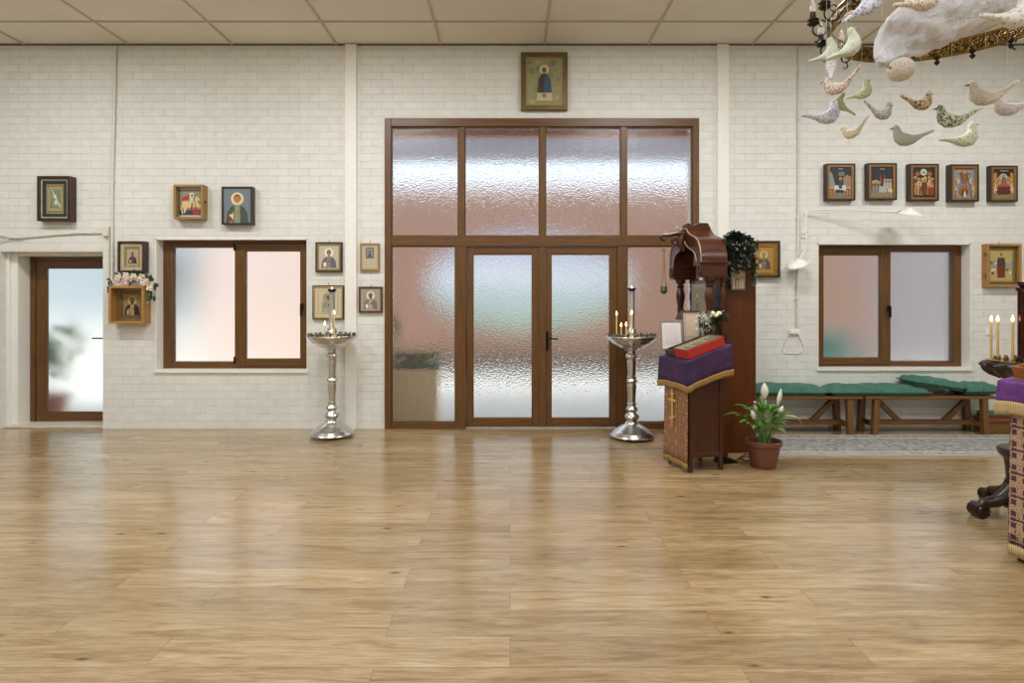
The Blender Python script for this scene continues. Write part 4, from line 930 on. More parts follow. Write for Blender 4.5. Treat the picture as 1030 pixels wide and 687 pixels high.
# trailing ivy in a pale pot on the shrine
root = thing('ivy', 'dark ivy trailing from a pale pot on top of the shrine', 'plant', SH+Vector((.40, -.25, 2.037)), .0)
MB().lathe([(0, 0), (.04, 0), (.055, .07), (.06, .075), (.05, .075), (.04, .06), (0, .06)], (-.04, 0, 0), 20).build('pot', plain('pale_glazed_pot', '#c9cbbf', .35), root)
q = random.Random(12)
strands = [([(-.04, -.01, .07), (x*.5, -.09, .08+.03*q.random()), (x, -.155, .02), (x*.9, -.15, -l*.5), (x*.9+q.uniform(-.03, .03), -.15, -l)]) for x, l in ((-.13, .42), (-.10, .50), (-.08, .3), (-.02, .22), (.0, .30), (.04, .24), (.08, .28), (.12, .36), (.15, .40), (.17, .3), (-.04, .15), (.1, .15), (.05, .12))]
mb = MB(); lf = MB()
for st in strands:
    pts = []
    for i in range(len(st)-1):
        for k in range(6): pts.append(Vector(st[i]).lerp(Vector(st[i+1]), k/6))
    mb.tube(pts, .003, 5)
    for p_ in pts[4:]:
        for _ in range(3):
            a = q.uniform(0, 2*PI); p2 = p_+Vector((q.uniform(-.025, .025), q.uniform(-.03, .005), q.uniform(-.02, .02)))
            lf.leaf(p2, p2+Vector((.035*math.cos(a), -.02+.012*math.sin(a*2), .03*math.sin(a)-.01)), .013, droop=.1, n=3)
foliage(lf, (.01, -.03, .06), .10, 90, .04, .06, seed=5)
mb.build('stems', plain('ivy_stem', '#3a3020', .7), root); lf.build('foliage', plain('ivy_leaf', '#26382a', .45, var=.4, sc=14, bmp=0), root)
# bouquet
vz = .985+.405*math.tan(SL1)+.013
b0 = local1(.395, .27, vz)
root = thing('bouquet', 'white flower bouquet with dark leaves at the back of the purple lectern', 'flowers', b0)
MB().lathe([(0, 0), (.028, 0), (.036, .05), (.028, .09), (.034, .105), (.028, .105), (.022, .09), (0, .09)], n=20).build('vase', plain('dark_vase', '#2d2622', .3), root)
q = random.Random(6); wf = MB(); gf = MB(); bf = MB()
for k in range(75):
    a = q.uniform(0, 2*PI); c = Vector((-.05+.085*math.cos(a)*q.random()**.5, .04*math.sin(a), .17+.085*q.uniform(-1, 1)))
    for _ in range(4):
        b2 = q.uniform(0, 2*PI); wf.leaf(c, c+Vector((.018*math.cos(b2), -.01, .018*math.sin(b2))), .006, n=2)
wf.build('white_florets', plain('white_floret', '#dcdfd6', .6), root)
for k in range(4): MB().ball((.02+.03*k-.03, -.01, .23+.02*(k % 2)), .026, n=10, rz=.022).build('cream_rose', plain('cream_rose', '#d9dbb4', .6), root)
MB().ball((-.02, -.02, .25), .022, n=10, rz=.03).build('dark_tulip', plain('maroon_petal', '#3f1822', .5), root)
for k in range(34):
    c = Vector((q.uniform(-.02, .05), q.uniform(-.02, .02), .14+.06*q.random())); a = q.uniform(-.35, .9)
    gf.leaf(c, c+Vector((.15*math.cos(a)*q.uniform(.6, 1.1), q.uniform(-.05, .03), .1*math.sin(a))), .014, n=4)
for k in range(14):
    c = Vector((q.uniform(-.10, -.02), -.03, .10+.05*q.random())); gf.leaf(c, c+Vector((q.uniform(-.05, .05), -.03, q.uniform(-.03, .04))), .01, n=3)
gf.build('leaves', plain('bouquet_leaf', '#3d5a34', .5, var=.4, sc=30, bmp=0), root)
for k in range(6):
    c = Vector((.06, 0, .19)); a = .15+.22*k/3; bf.leaf(c, c+Vector((.12*math.cos(a), -.02, .12*math.sin(a))), .012, n=4)
bf.build('silver_leaves', plain('silver_leaf', '#9aa09a', .5), root)
gs = MB()
for k in range(6): gs.tube([(0, 0, .08), (-.05+.025*k, 0, .18)], .003, 5)
gs.build('stems', M_LEAF, root)

# ------------------------------------------------------------------ carved stand with gold candles
cs = Vector((3.59, 4.22, 0))
root = thing('carved_candle_stand', 'dark carved pedestal candle stand with steel tray and scroll feet at right', 'candle stand', cs)
def scallop(r, z, k=16, a=.012, n=96): return [((r+a*abs(math.sin(k*PI*i/n)))*math.cos(2*PI*i/n), (r+a*abs(math.sin(k*PI*i/n)))*math.sin(2*PI*i/n), z) for i in range(n)]
MB().loft([scallop(.09, .93, a=.002), scallop(.12, .96), scallop(.18, .985), scallop(.21, 1.01), scallop(.228, 1.03, a=.016), scallop(.236, 1.045, a=.016), scallop(.24, 1.06, a=.01), scallop(.238, 1.072, a=.003), scallop(.225, 1.076, a=.0)]).build('carved_top', M_CARVED, root)
mb = MB()
for k in range(16):
    a = 2*PI*(k+.5)/16; mb.ball((.243*math.cos(a), .243*math.sin(a), 1.052), .017, n=8, rz=.013)
    mb.tube([(r_*math.cos(a), r_*math.sin(a), z_) for r_, z_ in ((.235, 1.035), (.222, 1.012), (.195, .988), (.15, .968))], [.014, .013, .011, .008], 6)
mb.build('carved_edge', M_CARVED, root)
MB().lathe([(0, 1.076), (.212, 1.076), (.218, 1.088), (.21, 1.088), (.204, 1.08), (0, 1.08)], n=48).build('tray', M_STEEL, root)
proto = None
for n_, rad in ((18, .165), (10, .105)):
    for k in range(n_):
        a = 2*PI*(k+.5)/n_; p = (rad*math.cos(a), rad*math.sin(a), 1.08)
        if proto is None: proto = MB().lathe([(0, 0), (.012, 0), (.014, .004), (.010, .008), (.010, .026), (.013, .03), (.008, .03), (.008, .01), (0, .01)], n=12).build('candle_cup', M_BRASS, root); proto.location = p
        else: copy_part(proto, root, p)
MB().lathe([(0, 1.08), (.06, 1.08), (.055, 1.11), (.042, 1.12), (.042, 1.57), (.052, 1.58), (.052, 1.597), (0, 1.597)], n=28).build('lamp_tube', plain('chrome_dark_reflection', '#4a2a20', .15, .85), root)  # chrome tube; the dark it reflects is put into its base colour
MB().lathe([(0, .06), (.13, .06), (.15, .09), (.13, .13), (.115, .15), (.13, .18), (.12, .22), (.105, .26), (.11, .34), (.12, .40), (.15, .43), (.16, .46), (.15, .475), (.075, .48), (.06, .52), (.075, .58), (.085, .64), (.06, .72), (.05, .80), (.07, .85), (.06, .88), (.11, .94), (0, .94)], n=36).build('pedestal', M_CARVED, root)
for k in range(4):
    a = PI+k*PI/2; ca, sa = math.cos(a), math.sin(a); mb = MB()
    fp = [(.09, .20, .05), (.15, .14, .048), (.20, .11, .042), (.25, .10, .038), (.29, .09, .036), (.315, .062, .036), (.31, .037, .03)]
    mb.tube([(r*ca, r*sa, z) for r, z, _ in fp], [t for _, _, t in fp], 12)
    mb.prism([(.325+.05*math.cos(t), .05+.05*math.sin(t)) for t in [2*PI*i/20 for i in range(20)]], lambda u, v, t: (u*ca-t*sa, u*sa+t*ca, v), -.045, .045, smooth=False)
    for s in (-1, 1): mb.tube([((.325+.032*math.cos(t))*ca-s*.047*sa, (.325+.032*math.cos(t))*sa+s*.047*ca, .05+.032*math.sin(t)) for t in [2*PI*i/12 for i in range(12)]], .008, 6, closed=True)
    mb.build('scroll_foot', M_CARVED, root, sharp=40)
votive(cs+Vector((0, 0, 1.597)), 'purple glass votive lamp on the chrome tube at the right edge')
M_GOLDC = plain('gold_candle', '#b99a58', .45, var=.05)
for px, y_, lb in ((997, .125, 'gold lit candle leftmost on the carved stand'), (1003.6, .095, 'gold lit candle second from left on the carved stand'), (1018.6, .015, 'gold lit candle beside the chrome tube on the carved stand')):
    dd_ = cs.y+y_; x = xx(px, dd_); zf = zz(321, dd_); c = candle((x, dd_, 1.0885), zf-1.0885-.022, lb, .0085, 'gold candles'); 
    for ch in c.children:
        if ch.name.startswith('wax'): ch.data.materials[0] = M_GOLDC

# ------------------------------------------------------------------ benches, cushions, rug, platform
M_BENCH = wood('bench_timber', '#80592f', '#62421f', 'x', .45); M_BENCHZ = wood('bench_leg_timber', '#80592f', '#62421f', 'z', .45)
zs = .435
def bench(x0, x1, label):
    root = thing('bench', label, 'bench', ((x0+x1)/2, 6.82, 0), group='trestle benches'); L_ = (x1-x0)/2
    yf, yb = -.16, .155
    MB().box(-L_, L_, yf-.02, yb+.02, zs-.03, zs).build('seat_board', M_BENCH, root, .004)
    for s in (-1, 1):
        xl = s*(L_-.14)
        for y in (yf+.02, yb-.03):
            mb = MB(); mb.loft([[(xl+s*.02-.032, y-.028, 0), (xl+s*.02+.032, y-.028, 0), (xl+s*.02+.032, y+.028, 0), (xl+s*.02-.032, y+.028, 0)], [(xl-.032, y-.028, zs-.03), (xl+.032, y-.028, zs-.03), (xl+.032, y+.028, zs-.03), (xl-.032, y+.028, zs-.03)]], smooth=False); mb.build('leg', M_BENCHZ, root, .003)
        MB().box(xl-.02, xl+.025, yf+.045, yb-.055, .085, .14).build('cross_rail', M_BENCH, root, .003)
        mb = MB(); y = 0.0
        mb.prism([(xl-s*.03, zs-.035), (xl-s*.10, zs-.035), (xl-s*.36, .145), (xl-s*.28, .145)], lambda u, v, t: (u, t, v), y-.022, y+.022); mb.build('brace', M_BENCH, root, .003)
    MB().box(-L_+.12, L_-.12, -.025, .025, .09, .145).build('stretcher', M_BENCH, root, .003)
    return root
bench(2.40, 3.875, 'dark timber trestle bench with green cushions, partly behind the peace lily'); bench(3.90, 5.365, 'dark timber trestle bench with green cushions under the right window')
M_GREEN = cloth_mat('green_cushion_fabric', '#3f7462', '#356453', 400)
def cushion(x0, x1, y0, y1, z, h, label, tilt=0, seed=0):
    q = random.Random(seed); n, m_ = 22, 10; mb = MB(); w_, dp = (x1-x0)/2, (y1-y0)/2
    ph = [q.uniform(0, 6) for _ in range(4)]
    def f(u, v):
        e = (1-abs(u)**6)*(1-abs(v)**4); return max(0, e)**.5
    wr = lambda u, v: .006*math.sin(7*u+ph[0]+2*v)+.005*math.sin(11*u-5*v+ph[1])
    top = [[mb._v((u*w_*(1-.02*v*v), v*dp, h*.35+h*.65*f(u, v)+wr(u, v)*f(u, v))) for u in [2*i/n-1 for i in range(n+1)]] for v in [2*j/m_-1 for j in range(m_+1)]]
    bot = [[mb._v((u*w_, v*dp, h*.35*(1-min(1, 3*f(u, v))))) for u in [2*i/n-1 for i in range(n+1)]] for v in [2*j/m_-1 for j in range(m_+1)]]
    for G in (top, bot):
        for j in range(m_):
            for i in range(n): fc = mb.bm.faces.new((G[j][i], G[j][i+1], G[j+1][i+1], G[j+1][i])); fc.smooth = True
    bmesh.ops.remove_doubles(mb.bm, verts=mb.bm.verts, dist=1e-4)
    root = thing('cushion', label, 'cushion', ((x0+x1)/2, (y0+y1)/2, z), group='green bench cushions'); root.rotation_euler = (0, tilt, 0)
    mb.build('cushion_cover', M_GREEN, root)
    e = [(-w_, -dp), (w_, -dp), (w_, dp), (-w_, dp)]; pts = []
    for a, b_ in zip(e, e[1:]+e[:1]):
        for k in range(8): pts.append((a[0]+(b_[0]-a[0])*k/8, a[1]+(b_[1]-a[1])*k/8, h*.35))
    MB().tube(pts, .005, 6, closed=True).build('piping', M_GREEN, root)
    return root
cushion(2.42, 3.50, 6.63, 6.96, zs+.004, .115, 'long green cushion at the lily end of the benches', seed=1)
cushion(3.515, 4.63, 6.63, 6.96, zs+.004, .11, 'long green cushion in the middle, across both benches', seed=2)
cushion(4.44, 5.03, 6.655, 6.97, zs+.084, .105, 'short green cushion tilted over the end of the long middle one', math.radians(8), seed=3)
cushion(5.02, 5.41, 6.66, 6.97, zs+.012, .12, 'short green cushion at the far right end of the benches', math.radians(-1), seed=4)
M_RUG, nt, b = newmat('grey_rug', '#8a8a84', .95)
v = coords(nt); n1 = nn(nt, 'ShaderNodeTexNoise', {'Vector': v, 'Scale': 22, 'Detail': 6, 'Roughness': .7}); n2 = nn(nt, 'ShaderNodeTexVoronoi', {'Vector': v, 'Scale': 14}); n3 = nn(nt, 'ShaderNodeTexNoise', {'Vector': v, 'Scale': 260, 'Detail': 1})
c = ramp(nt, n1.outputs[0], [(.36, '#474d50'), (.5, '#777a77'), (.64, '#a5a297')]); c = mixc(nt, .35, c, ramp(nt, n2.outputs[0], [(.2, '#6a7072'), (.5, '#c0bdb2')])); nt.links.new(c, b.inputs['Base Color']); bump(nt, b, n3.outputs[0], .003, .8)
root = thing('rug', 'worn grey patterned rug on the floor in front of the benches', 'rug', (4.0, 6.235, 0.0005))
mb = MB(); nx, ny_ = 60, 16
gr_ = [[mb._v((-1.52+3.04*i/nx, -.40+.80*j/ny_, .009+.0012*math.sin(i*.9+j))) for i in range(nx+1)] for j in range(ny_+1)]
g0 = [[mb._v((-1.52+3.04*i/nx, -.40+.80*j/ny_, 0)) for i in range(nx+1)] for j in range(ny_+1)]
for G in (gr_, g0):
    for j in range(ny_):
        for i in range(nx): mb.bm.faces.new((G[j][i], G[j][i+1], G[j+1][i+1], G[j+1][i])).smooth = True
for j in range(ny_):
    for i in (0, nx): mb.bm.faces.new((gr_[j][i], gr_[j+1][i], g0[j+1][i], g0[j][i]))
for i in range(nx):
    for j in (0, ny_): mb.bm.faces.new((gr_[j][i], gr_[j][i+1], g0[j][i+1], g0[j][i]))
mb.build('pile', M_RUG, root)
mb = MB(); bm_ = plain('rug_border', '#c2beb2', .9, var=.2, sc=120)
mb.box(-1.53, 1.53, -.408, -.392, .0, .0125); mb.box(-1.53, 1.53, .392, .408, .0, .0125); mb.build('bound_edge', bm_, root)
mb = MB(); mb.box(-1.5, 1.5, -.325, -.30, .006, .0118); mb.box(-1.5, 1.5, .26, .28, .006, .0118); mb.build('border_stripe', bm_, root)
root = thing('platform', 'low wooden platform step beside the right end of the benches', 'platform', (5.95, 6.8, 0))
MB().box(-.60, .8, -.02, .17, 0, .13).build('riser', M_BENCH, root, .004); MB().box(-.62, .82, -.04, .18, .13, .165).build('tread', wood('platform_tread', '#8a5a30', '#6d441f', 'x', .4), root, .006)
root = thing('cushion', 'flat green cushion with red edge lying on the low wooden platform', 'cushion', (5.62, 6.86, .166))
MB().box(-.26, .3, -.09, .11, .0, .022).build('red_base', plain('red_cushion_edge', '#7a2a24', .7), root, .008); MB().box(-.255, .295, -.088, .108, .024, .06).build('green_top', plain('sage_cushion_top', '#5c7357', .8), root, .012)

# ------------------------------------------------------------------ peace lily, cable block
dpot = fl(472.5); P0 = Vector((xx(772.6, dpot), dpot+.10, 0))
root = thing('peace_lily', 'peace lily with white blooms in a terracotta plastic pot beside the lectern', 'plant', P0)
MB().lathe([(0, 0), (.105, 0), (.11, .01), (.128, .12), (.132, .122), (.140, .19), (.15, .195), (.158, .20), (.162, .235), (.158, .24), (.146, .24), (.136, .19), (0, .19)], n=40).build('pot', plain('plastic_terracotta', '#6f4430', .45, var=.06), root)
MB().lathe([(0, .188), (.137, .188), (.135, .198), (.05, .204), (0, .206)], n=24).build('soil', M_SOIL, root)
q = random.Random(21); lf = MB(); st = MB()
M_LILY = plain('lily_leaf', '#4f7f2c', .4, var=.3, sc=9, bmp=0)
def arc(a, r0, r1, h, bend):
    ca, sa = math.cos(a), math.sin(a); return [Vector((ca*(r0+(r1-r0)*t**1.7), sa*(r0+(r1-r0)*t**1.7), .2+h*math.sin(min(1, t)*bend)/math.sin(bend) if bend > .01 else .2+h*t)) for t in (0, .25, .5, .75, 1)]
specs = [(PI*.98, .28, .30), (PI*1.08, .2, .26), (PI*.9, .2, .38), (PI*1.25, .18, .22), (PI*1.45, .17, .28), (PI*1.6, .2, .2), (0.02, .26, .30), (-.2, .2, .24), (.3, .18, .34), (PI*.5, .15, .36), (PI*.7, .14, .4), (PI*1.3, .1, .40), (-.5, .13, .36), (PI*1.75, .12, .4), (PI*.3, .1, .45), (PI*1.15, .13, .42), (PI*.15, .15, .4), (PI*1.5, .08, .33), (PI*.8, .1, .3), (-.9, .16, .28), (PI*1.02, .14, .32)]
for a, r, h in specs:
    a += q.uniform(-.12, .12); ca, sa = math.cos(a), math.sin(a)
    b0_ = Vector((.05*ca*q.random(), .05*sa*q.random(), .2)); k1 = Vector((r*.5*ca, r*.5*sa, .2+h*.72)); 
    st.tube([b0_, b0_.lerp(k1, .5)+Vector((-.01*ca, -.01*sa, .02)), k1], [.006, .005, .004], 6)
    tip = Vector((r*1.25*ca, r*1.25*sa, .2+h*q.uniform(.72, .95)))
    lf.leaf(k1, tip, .032*q.uniform(.8, 1.2), droop=.22, n=7)
    if q.random() < .8:
        a2 = a+q.uniform(-.8, .8); t2 = k1+Vector((.12*math.cos(a2), .12*math.sin(a2), q.uniform(0, .09))); lf.leaf(k1, t2, .027, droop=.2, n=6)
st.build('stalks', plain('lily_stalk', '#6d8f4a', .45, bmp=0), root); lf.build('leaves', M_LILY, root)
M_SPATHE = plain('white_spathe', '#e3e4d8', .5, var=.05, bmp=0)
for i, (tx, ty, tz, sx_) in enumerate(((.005, 0, .60, 0), (.115, -.02, .55, .03), (-.075, -.03, .50, -.02), (-.10, -.05, .43, -.03), (.10, -.05, .46, .05))):
    top = Vector((tx, ty, tz)); fl_ = MB(); s2 = MB()
    s2.tube([(tx*.3, ty*.3, .2), (tx*.7, ty, .2+(tz-.2)*.6), top], .0035, 6).build('flower_stalk', plain('lily_stalk', '#6d8f4a', .45, bmp=0), root)
    k = 1.0 if i < 2 else .62
    fl_.leaf(top, top+Vector((sx_, -.01, .155*k)), .036*k if i != 1 else .022, up=(0, 1, .1), droop=-.06, n=8).build('white_bloom', M_SPATHE, root, solid=.001)
lf = MB(); lf.leaf((.17, -.05, .47), (.32, -.09, .37), .026, droop=.25, n=7); lf.build('pale_leaf', plain('pale_leaf', '#c3c594', .5, bmp=0), root)
MB().tube([(.04, -.02, .2), (.12, -.04, .42), (.17, -.05, .47)], .004, 6).build('stalk', plain('lily_stalk', '#6d8f4a', .45, bmp=0), root)
c = W(738.5, 466, fl(466.5)); 
root = thing('foot_pedal', 'small black wedge shaped block on the floor between lectern and shrine', 'block', (c.x-.06, c.y+.05, 0), .3)
MB().prism([(-.1, 0), (.1, 0), (.085, .018), (-.04, .07), (-.085, .07)], lambda u, v, t: (u, t, v), -.05, .05).build('body', M_BLACK, root, .005)
MB().prism([(-.03, .068), (.07, .027), (.074, .032), (-.026, .074)], lambda u, v, t: (u, t, v), -.04, .04).build('tread_pad', plain('rubber', '#2b2927', .8), root, .002)
cb = [W(x, y, fl(y)) for x, y in ((740, 464), (745, 460.5), (750, 459.5), (756, 461), (752, 464.5), (747, 463), (745, 459), (749, 457.5), (758, 457.2))]
o = MB().tube([Vector((p.x, p.y, .006)) for p in cb], .005, 6).build('cable', M_BLACK); tag(o, 'thin dark cable curled on the floor behind the terracotta pot', 'cable')
o = MB().tube([Vector((xx(x, 5.7), 5.7+.02*i, .018+.004*(i % 2))) for i, x in enumerate((744, 746, 748, 750))], .006, 6).build('cable', plain('red_cable', '#a52a1e', .5)); tag(o, 'short red cable end on the floor by the shrine base', 'cable')

# ------------------------------------------------------------------ rose garland on the oak box icon
g0_ = W(127, 286.8, D-.085)
root = thing('rose_garland', 'garland of pink silk roses along the top of the golden oak box icon', 'flowers', g0_)
q = random.Random(31); lf = MB()
def rose(c, r, m, par):
    mb = MB(); mb.ball(c, r*.55, n=10)
    for k in range(9):
        a = 2*PI*k/9*2.4; tl = .5+.5*k/9; c_ = Vector(c)+Vector((r*.35*tl*math.cos(a), -r*.15, r*.35*tl*math.sin(a)))
        mb.leaf(c_, c_+Vector((r*.75*math.cos(a), -r*.35, r*.75*math.sin(a))), r*.42, up=(0, -1, 0), droop=.3, n=4)
    return mb.build('rose', m, par, solid=.001)
rp = [plain('rose_pink', '#d8bba9', .6, var=.12), plain('rose_cream', '#ddd0bb', .6, var=.1)]
for i, (x, y) in enumerate(((116.5, 283.5), (119.5, 279.5), (123.5, 281.5), (127.5, 277.5), (131.5, 281), (135, 278.5), (139, 280.5), (143.5, 279), (148, 282.5), (151.5, 289.5), (126.5, 284), (145, 284))):
    rose(W(x, y, D-.11)-g0_, .034+.008*(i % 2), rp[i % 2], root)
for x, y, n_ in ((113, 284, 6), (121, 277, 8), (129, 275, 8), (137, 276, 8), (146, 277, 10), (152, 280, 12), (156, 288, 12), (151, 296, 10), (153, 300, 6), (109.5, 288, 4), (110, 294, 3), (133, 283, 8)):
    for k in range(n_):
        c = W(x+q.uniform(-2, 2), y+q.uniform(-2, 2), D-.1+q.uniform(-.02, .02))-g0_; a = q.uniform(0, 2*PI); lf.leaf(c, c+Vector((.045*math.cos(a), -.015, .04*math.sin(a))), .014, up=(0, -1, 0), n=3)
lf.build('leaves', M_LEAFD, root)
MB().tube([W(x, y, D-.085)-g0_ for x, y in ((110, 290), (113, 285), (125, 283), (140, 283), (149, 284), (153, 292), (152, 301))], .005, 6).build('stem', M_LEAFD, root)

# ------------------------------------------------------------------ brass ring chandelier
CC = Vector((2.20, 3.0, 2.95))
root = thing('chandelier', 'aged brass ring chandelier with candle bulbs hanging at upper right', 'chandelier', (CC.x, CC.y, CEIL))
dz = CC.z-CEIL
def circ(r, z, n=96):
    r += .05; return [(r*math.cos(2*PI*k/n), r*math.sin(2*PI*k/n), z) for k in range(n)]
M_ORN, nt, b = newmat('ornate_brass_band', '#7a5c2a', .35, .9)
vo = nn(nt, 'ShaderNodeTexVoronoi', {'Vector': coords(nt), 'Scale': 85}); no = nn(nt, 'ShaderNodeTexNoise', {'Vector': coords(nt), 'Scale': 60, 'Detail': 3})
nt.links.new(ramp(nt, vo.outputs[0], [(.15, '#17120b'), (.45, '#4a3a20'), (.85, '#a07f40')]), b.inputs['Base Color']); bump(nt, b, vo.outputs[0], .008, 1)
mb = MB(); mb.loft([circ(.503, dz-.035), circ(.510, dz), circ(.503, dz+.035), circ(.494, dz+.035), circ(.488, dz), circ(.494, dz-.035)], closed=True); mb.build('ring_band', M_ORN, root)
mb = MB(); mb.tube(circ(.5, dz-.038), .008, 8, closed=True); mb.tube(circ(.5, dz+.038), .009, 8, closed=True); mb.build('ring_rope_edge', M_BRASS, root)
M_DBR = plain('dark_bronze', '#3a3022', .4, .8, var=.4, sc=60, bmp=.002)
M_BULB = plain('clear_bulb', '#f4efe2', .08, bmp=0, var=.02); M_BULB.node_tree.nodes['Principled BSDF'].inputs['Transmission Weight'].default_value = .6
for a in (161, 178, 196, 131, 112, 28, 5, 225, 260, 300, 335):
    a = math.radians(a); ca, sa = math.cos(a), math.sin(a); P = lambda r, z: ((r+.05)*ca, (r+.05)*sa, dz+z)
    mb = MB(); cv = lambda r0, z0, rad, t0, t1: [P(r0+rad*math.cos(t0+(t1-t0)*k/14), z0+rad*math.sin(t0+(t1-t0)*k/14)) for k in range(15)]
    mb.tube(cv(.548, -.004, .034, PI, 2.3*PI), .0048, 6); mb.tube(cv(.536, .026, .016, -.5*PI, .9*PI), .0038, 6); mb.tube(cv(.556, -.058, .016, .6*PI, 1.9*PI), .0038, 6)
    arm = mb.build('sconce_arm', M_DBR, root)
    MB().lathe([(0, -.005), (.02, .0), (.03, .012), (.024, .02), (.03, .03), (.018, .036), (.015, .07), (0, .07)], P(.58, .02), 16).build('cup', M_DBR, arm)
    MB().lathe([(0, 0), (.012, 0), (.0175, .018), (.017, .035), (.009, .06), (.002, .078), (0, .078)], P(.58, .088), 14).build('bulb', M_BULB, arm)
for a in (86, 62, 45, 27):
    a = math.radians(a); MB().lathe([(0, -.085), (.008, -.08), (.016, -.065), (.006, -.055), (.02, -.042), (.012, -.03), (0, -.03)], (.55*math.cos(a), .55*math.sin(a), dz), 12).build('drop_pendant', M_DBR, root)
mb = MB()
for k in range(3):
    a = math.radians(60+120*k); mb.tube([(.545*math.cos(a), .545*math.sin(a), dz+.03), (.03*math.cos(a), .03*math.sin(a), -.12)], .005, 6)
mb.build('chain', M_BRASS, root); MB().lathe([(0, -.15), (.03, -.14), (.04, -.10), (.06, -.02), (.065, 0), (0, 0)], n=20).build('ceiling_rose', M_BRASS, root)

# ------------------------------------------------------------------ large fluffy white bird of wool
dW = 2.95
M_WOOL, nt, b = newmat('white_wool', '#f2f2f4', .9)
v = coords(nt); n1 = nn(nt, 'ShaderNodeTexNoise', {'Vector': v, 'Scale': 11, 'Detail': 8, 'Roughness': .7, 'Distortion': 2.2}); n2 = nn(nt, 'ShaderNodeTexNoise', {'Vector': v, 'Scale': 70, 'Detail': 4})
nt.links.new(ramp(nt, n1.outputs[0], [(.3, '#d9dce6'), (.5, '#eef0f8'), (.7, '#f6f6f6')]), b.inputs['Base Color'])
ad = nn(nt, 'ShaderNodeMath', {0: n2.outputs[0], 1: .35, 2: n1.outputs[0]}, operation='MULTIPLY_ADD'); bump(nt, b, ad.outputs[0], .022, 1); b.inputs['Sheen Weight'].default_value = .4; b.inputs['Subsurface Weight'].default_value = .3
w0 = W(935, 10, dW)
root = thing('wool_bird', 'huge fluffy white wool bird with knitted breast hanging beside the chandelier', 'sculpture', w0)
sp_ = [(884, 66, 7.5), (887, 58, 10), (893, 49, 16), (902, 42, 20), (914, 33, 25), (926, 26, 27), (938, 16, 33), (952, 4, 40), (966, -8, 45), (982, -24, 47), (1000, -42, 42), (1016, -60, 32), (1030, -74, 16)]
rings = []; N = 36
for i, (x, y, r) in enumerate(sp_):
    a, b_ = sp_[max(i-1, 0)], sp_[min(i+1, len(sp_)-1)]
    t = Vector((b_[0]-a[0], 0, -(b_[1]-a[1]))).normalized(); sd = Vector((t.z, 0, -t.x)); c = W(x, y, dW)-w0; rad = r*dW/F
    qq = random.Random(i)
    rings.append([c+(sd*math.cos(2*PI*k/N)+Vector((0, 1, 0))*.75*math.sin(2*PI*k/N))*rad*(1+.05*math.sin(3*2*PI*k/N+i*1.7)+.03*math.sin(7*2*PI*k/N+i*.9)) for k in range(N)])
o = MB().loft(rings).build('woolly_body', M_WOOL, root, sharp=180)
md = o.modifiers.new('smooth', 'SUBSURF'); md.levels = md.render_levels = 2
tx = bpy.data.textures.new('wool_lumps', 'CLOUDS'); tx.noise_scale = .07; tx.noise_depth = 3
md = o.modifiers.new('lumps', 'DISPLACE'); md.texture = tx; md.strength = .06; md.mid_level = .5
M_KNIT, nt, b = newmat('cream_knit', '#d8d2c6', .85)
kc = nn(nt, 'ShaderNodeTexVoronoi', {'Vector': coords(nt), 'Scale': 150}); nt.links.new(ramp(nt, kc.outputs[0], [(.3, '#e8e4da'), (.9, '#c4bdb0')]), b.inputs['Base Color']); bump(nt, b, kc.outputs[0], -.004, .9)
c = W(906, 70, dW-.05)-w0; MB().ball(c, .060, n=24, rz=.055, ry=.06).build('knitted_breast', M_KNIT, root)
a, b_ = W(884, 62.5, dW-.062)-w0, W(896, 69, dW-.115)-w0; MB().tube([a, a.lerp(b_, .5)+Vector((0, -.01, 0)), b_], [.005, .008, .006], 8).build('beak_flap', plain('tan_felt', '#a39684', .8), root)
MB().tube([W(990, -40, dW)-w0, Vector((.27, 0, CEIL-w0.z))], .002, 5).build('hanging_thread', plain('nylon_thread', '#d8d6cc', .3, bmp=0), root)

# ------------------------------------------------------------------ flock of stuffed fabric birds on threads
def fabric(name, base, spots, sc, thr=.35, soft=.04):
    m, nt, b = newmat(name, base, .85); v = coords(nt); col = None; c = lin(base)
    cur = None
    for i, s_ in enumerate(spots):
        mp = nn(nt, 'ShaderNodeMapping', {'Vector': v, 'Location': (i*3.1, i*1.7, i*.9)})
        vo = nn(nt, 'ShaderNodeTexVoronoi', {'Vector': mp.outputs[0], 'Scale': sc*(1+.25*i), 'Randomness': .85})
        f = nn(nt, 'ShaderNodeMapRange', {'Value': vo.outputs[0], 'From Min': thr, 'From Max': thr+soft, 'To Min': 1, 'To Max': 0})
        cur = mixc(nt, f.outputs[0], cur if cur is not None else base, s_)
    if cur is not None: nt.links.new(cur, b.inputs['Base Color'])
    n = nn(nt, 'ShaderNodeTexNoise', {'Vector': v, 'Scale': 300}); bump(nt, b, n.outputs[0], .0006, .5); b.inputs['Sheen Weight'].default_value = .2
    return m
M_THREAD = plain('nylon_thread', '#d8d6cc', .3, bmp=0)
SEC = [(-.62, .10, .018, .02), (-.60, .098, .034, .032), (-.48, .075, .042, .046), (-.34, .04, .052, .056), (-.22, .005, .078, .076), (-.1, -.03, .122, .112), (.03, -.04, .158, .14), (.14, -.02, .174, .15), (.22, .04, .16, .14), (.262, .11, .128, .118), (.28, .18, .102, .1), (.29, .245, .092, .09), (.305, .30, .084, .08), (.325, .345, .056, .056), (.33, .37, .012, .014)]
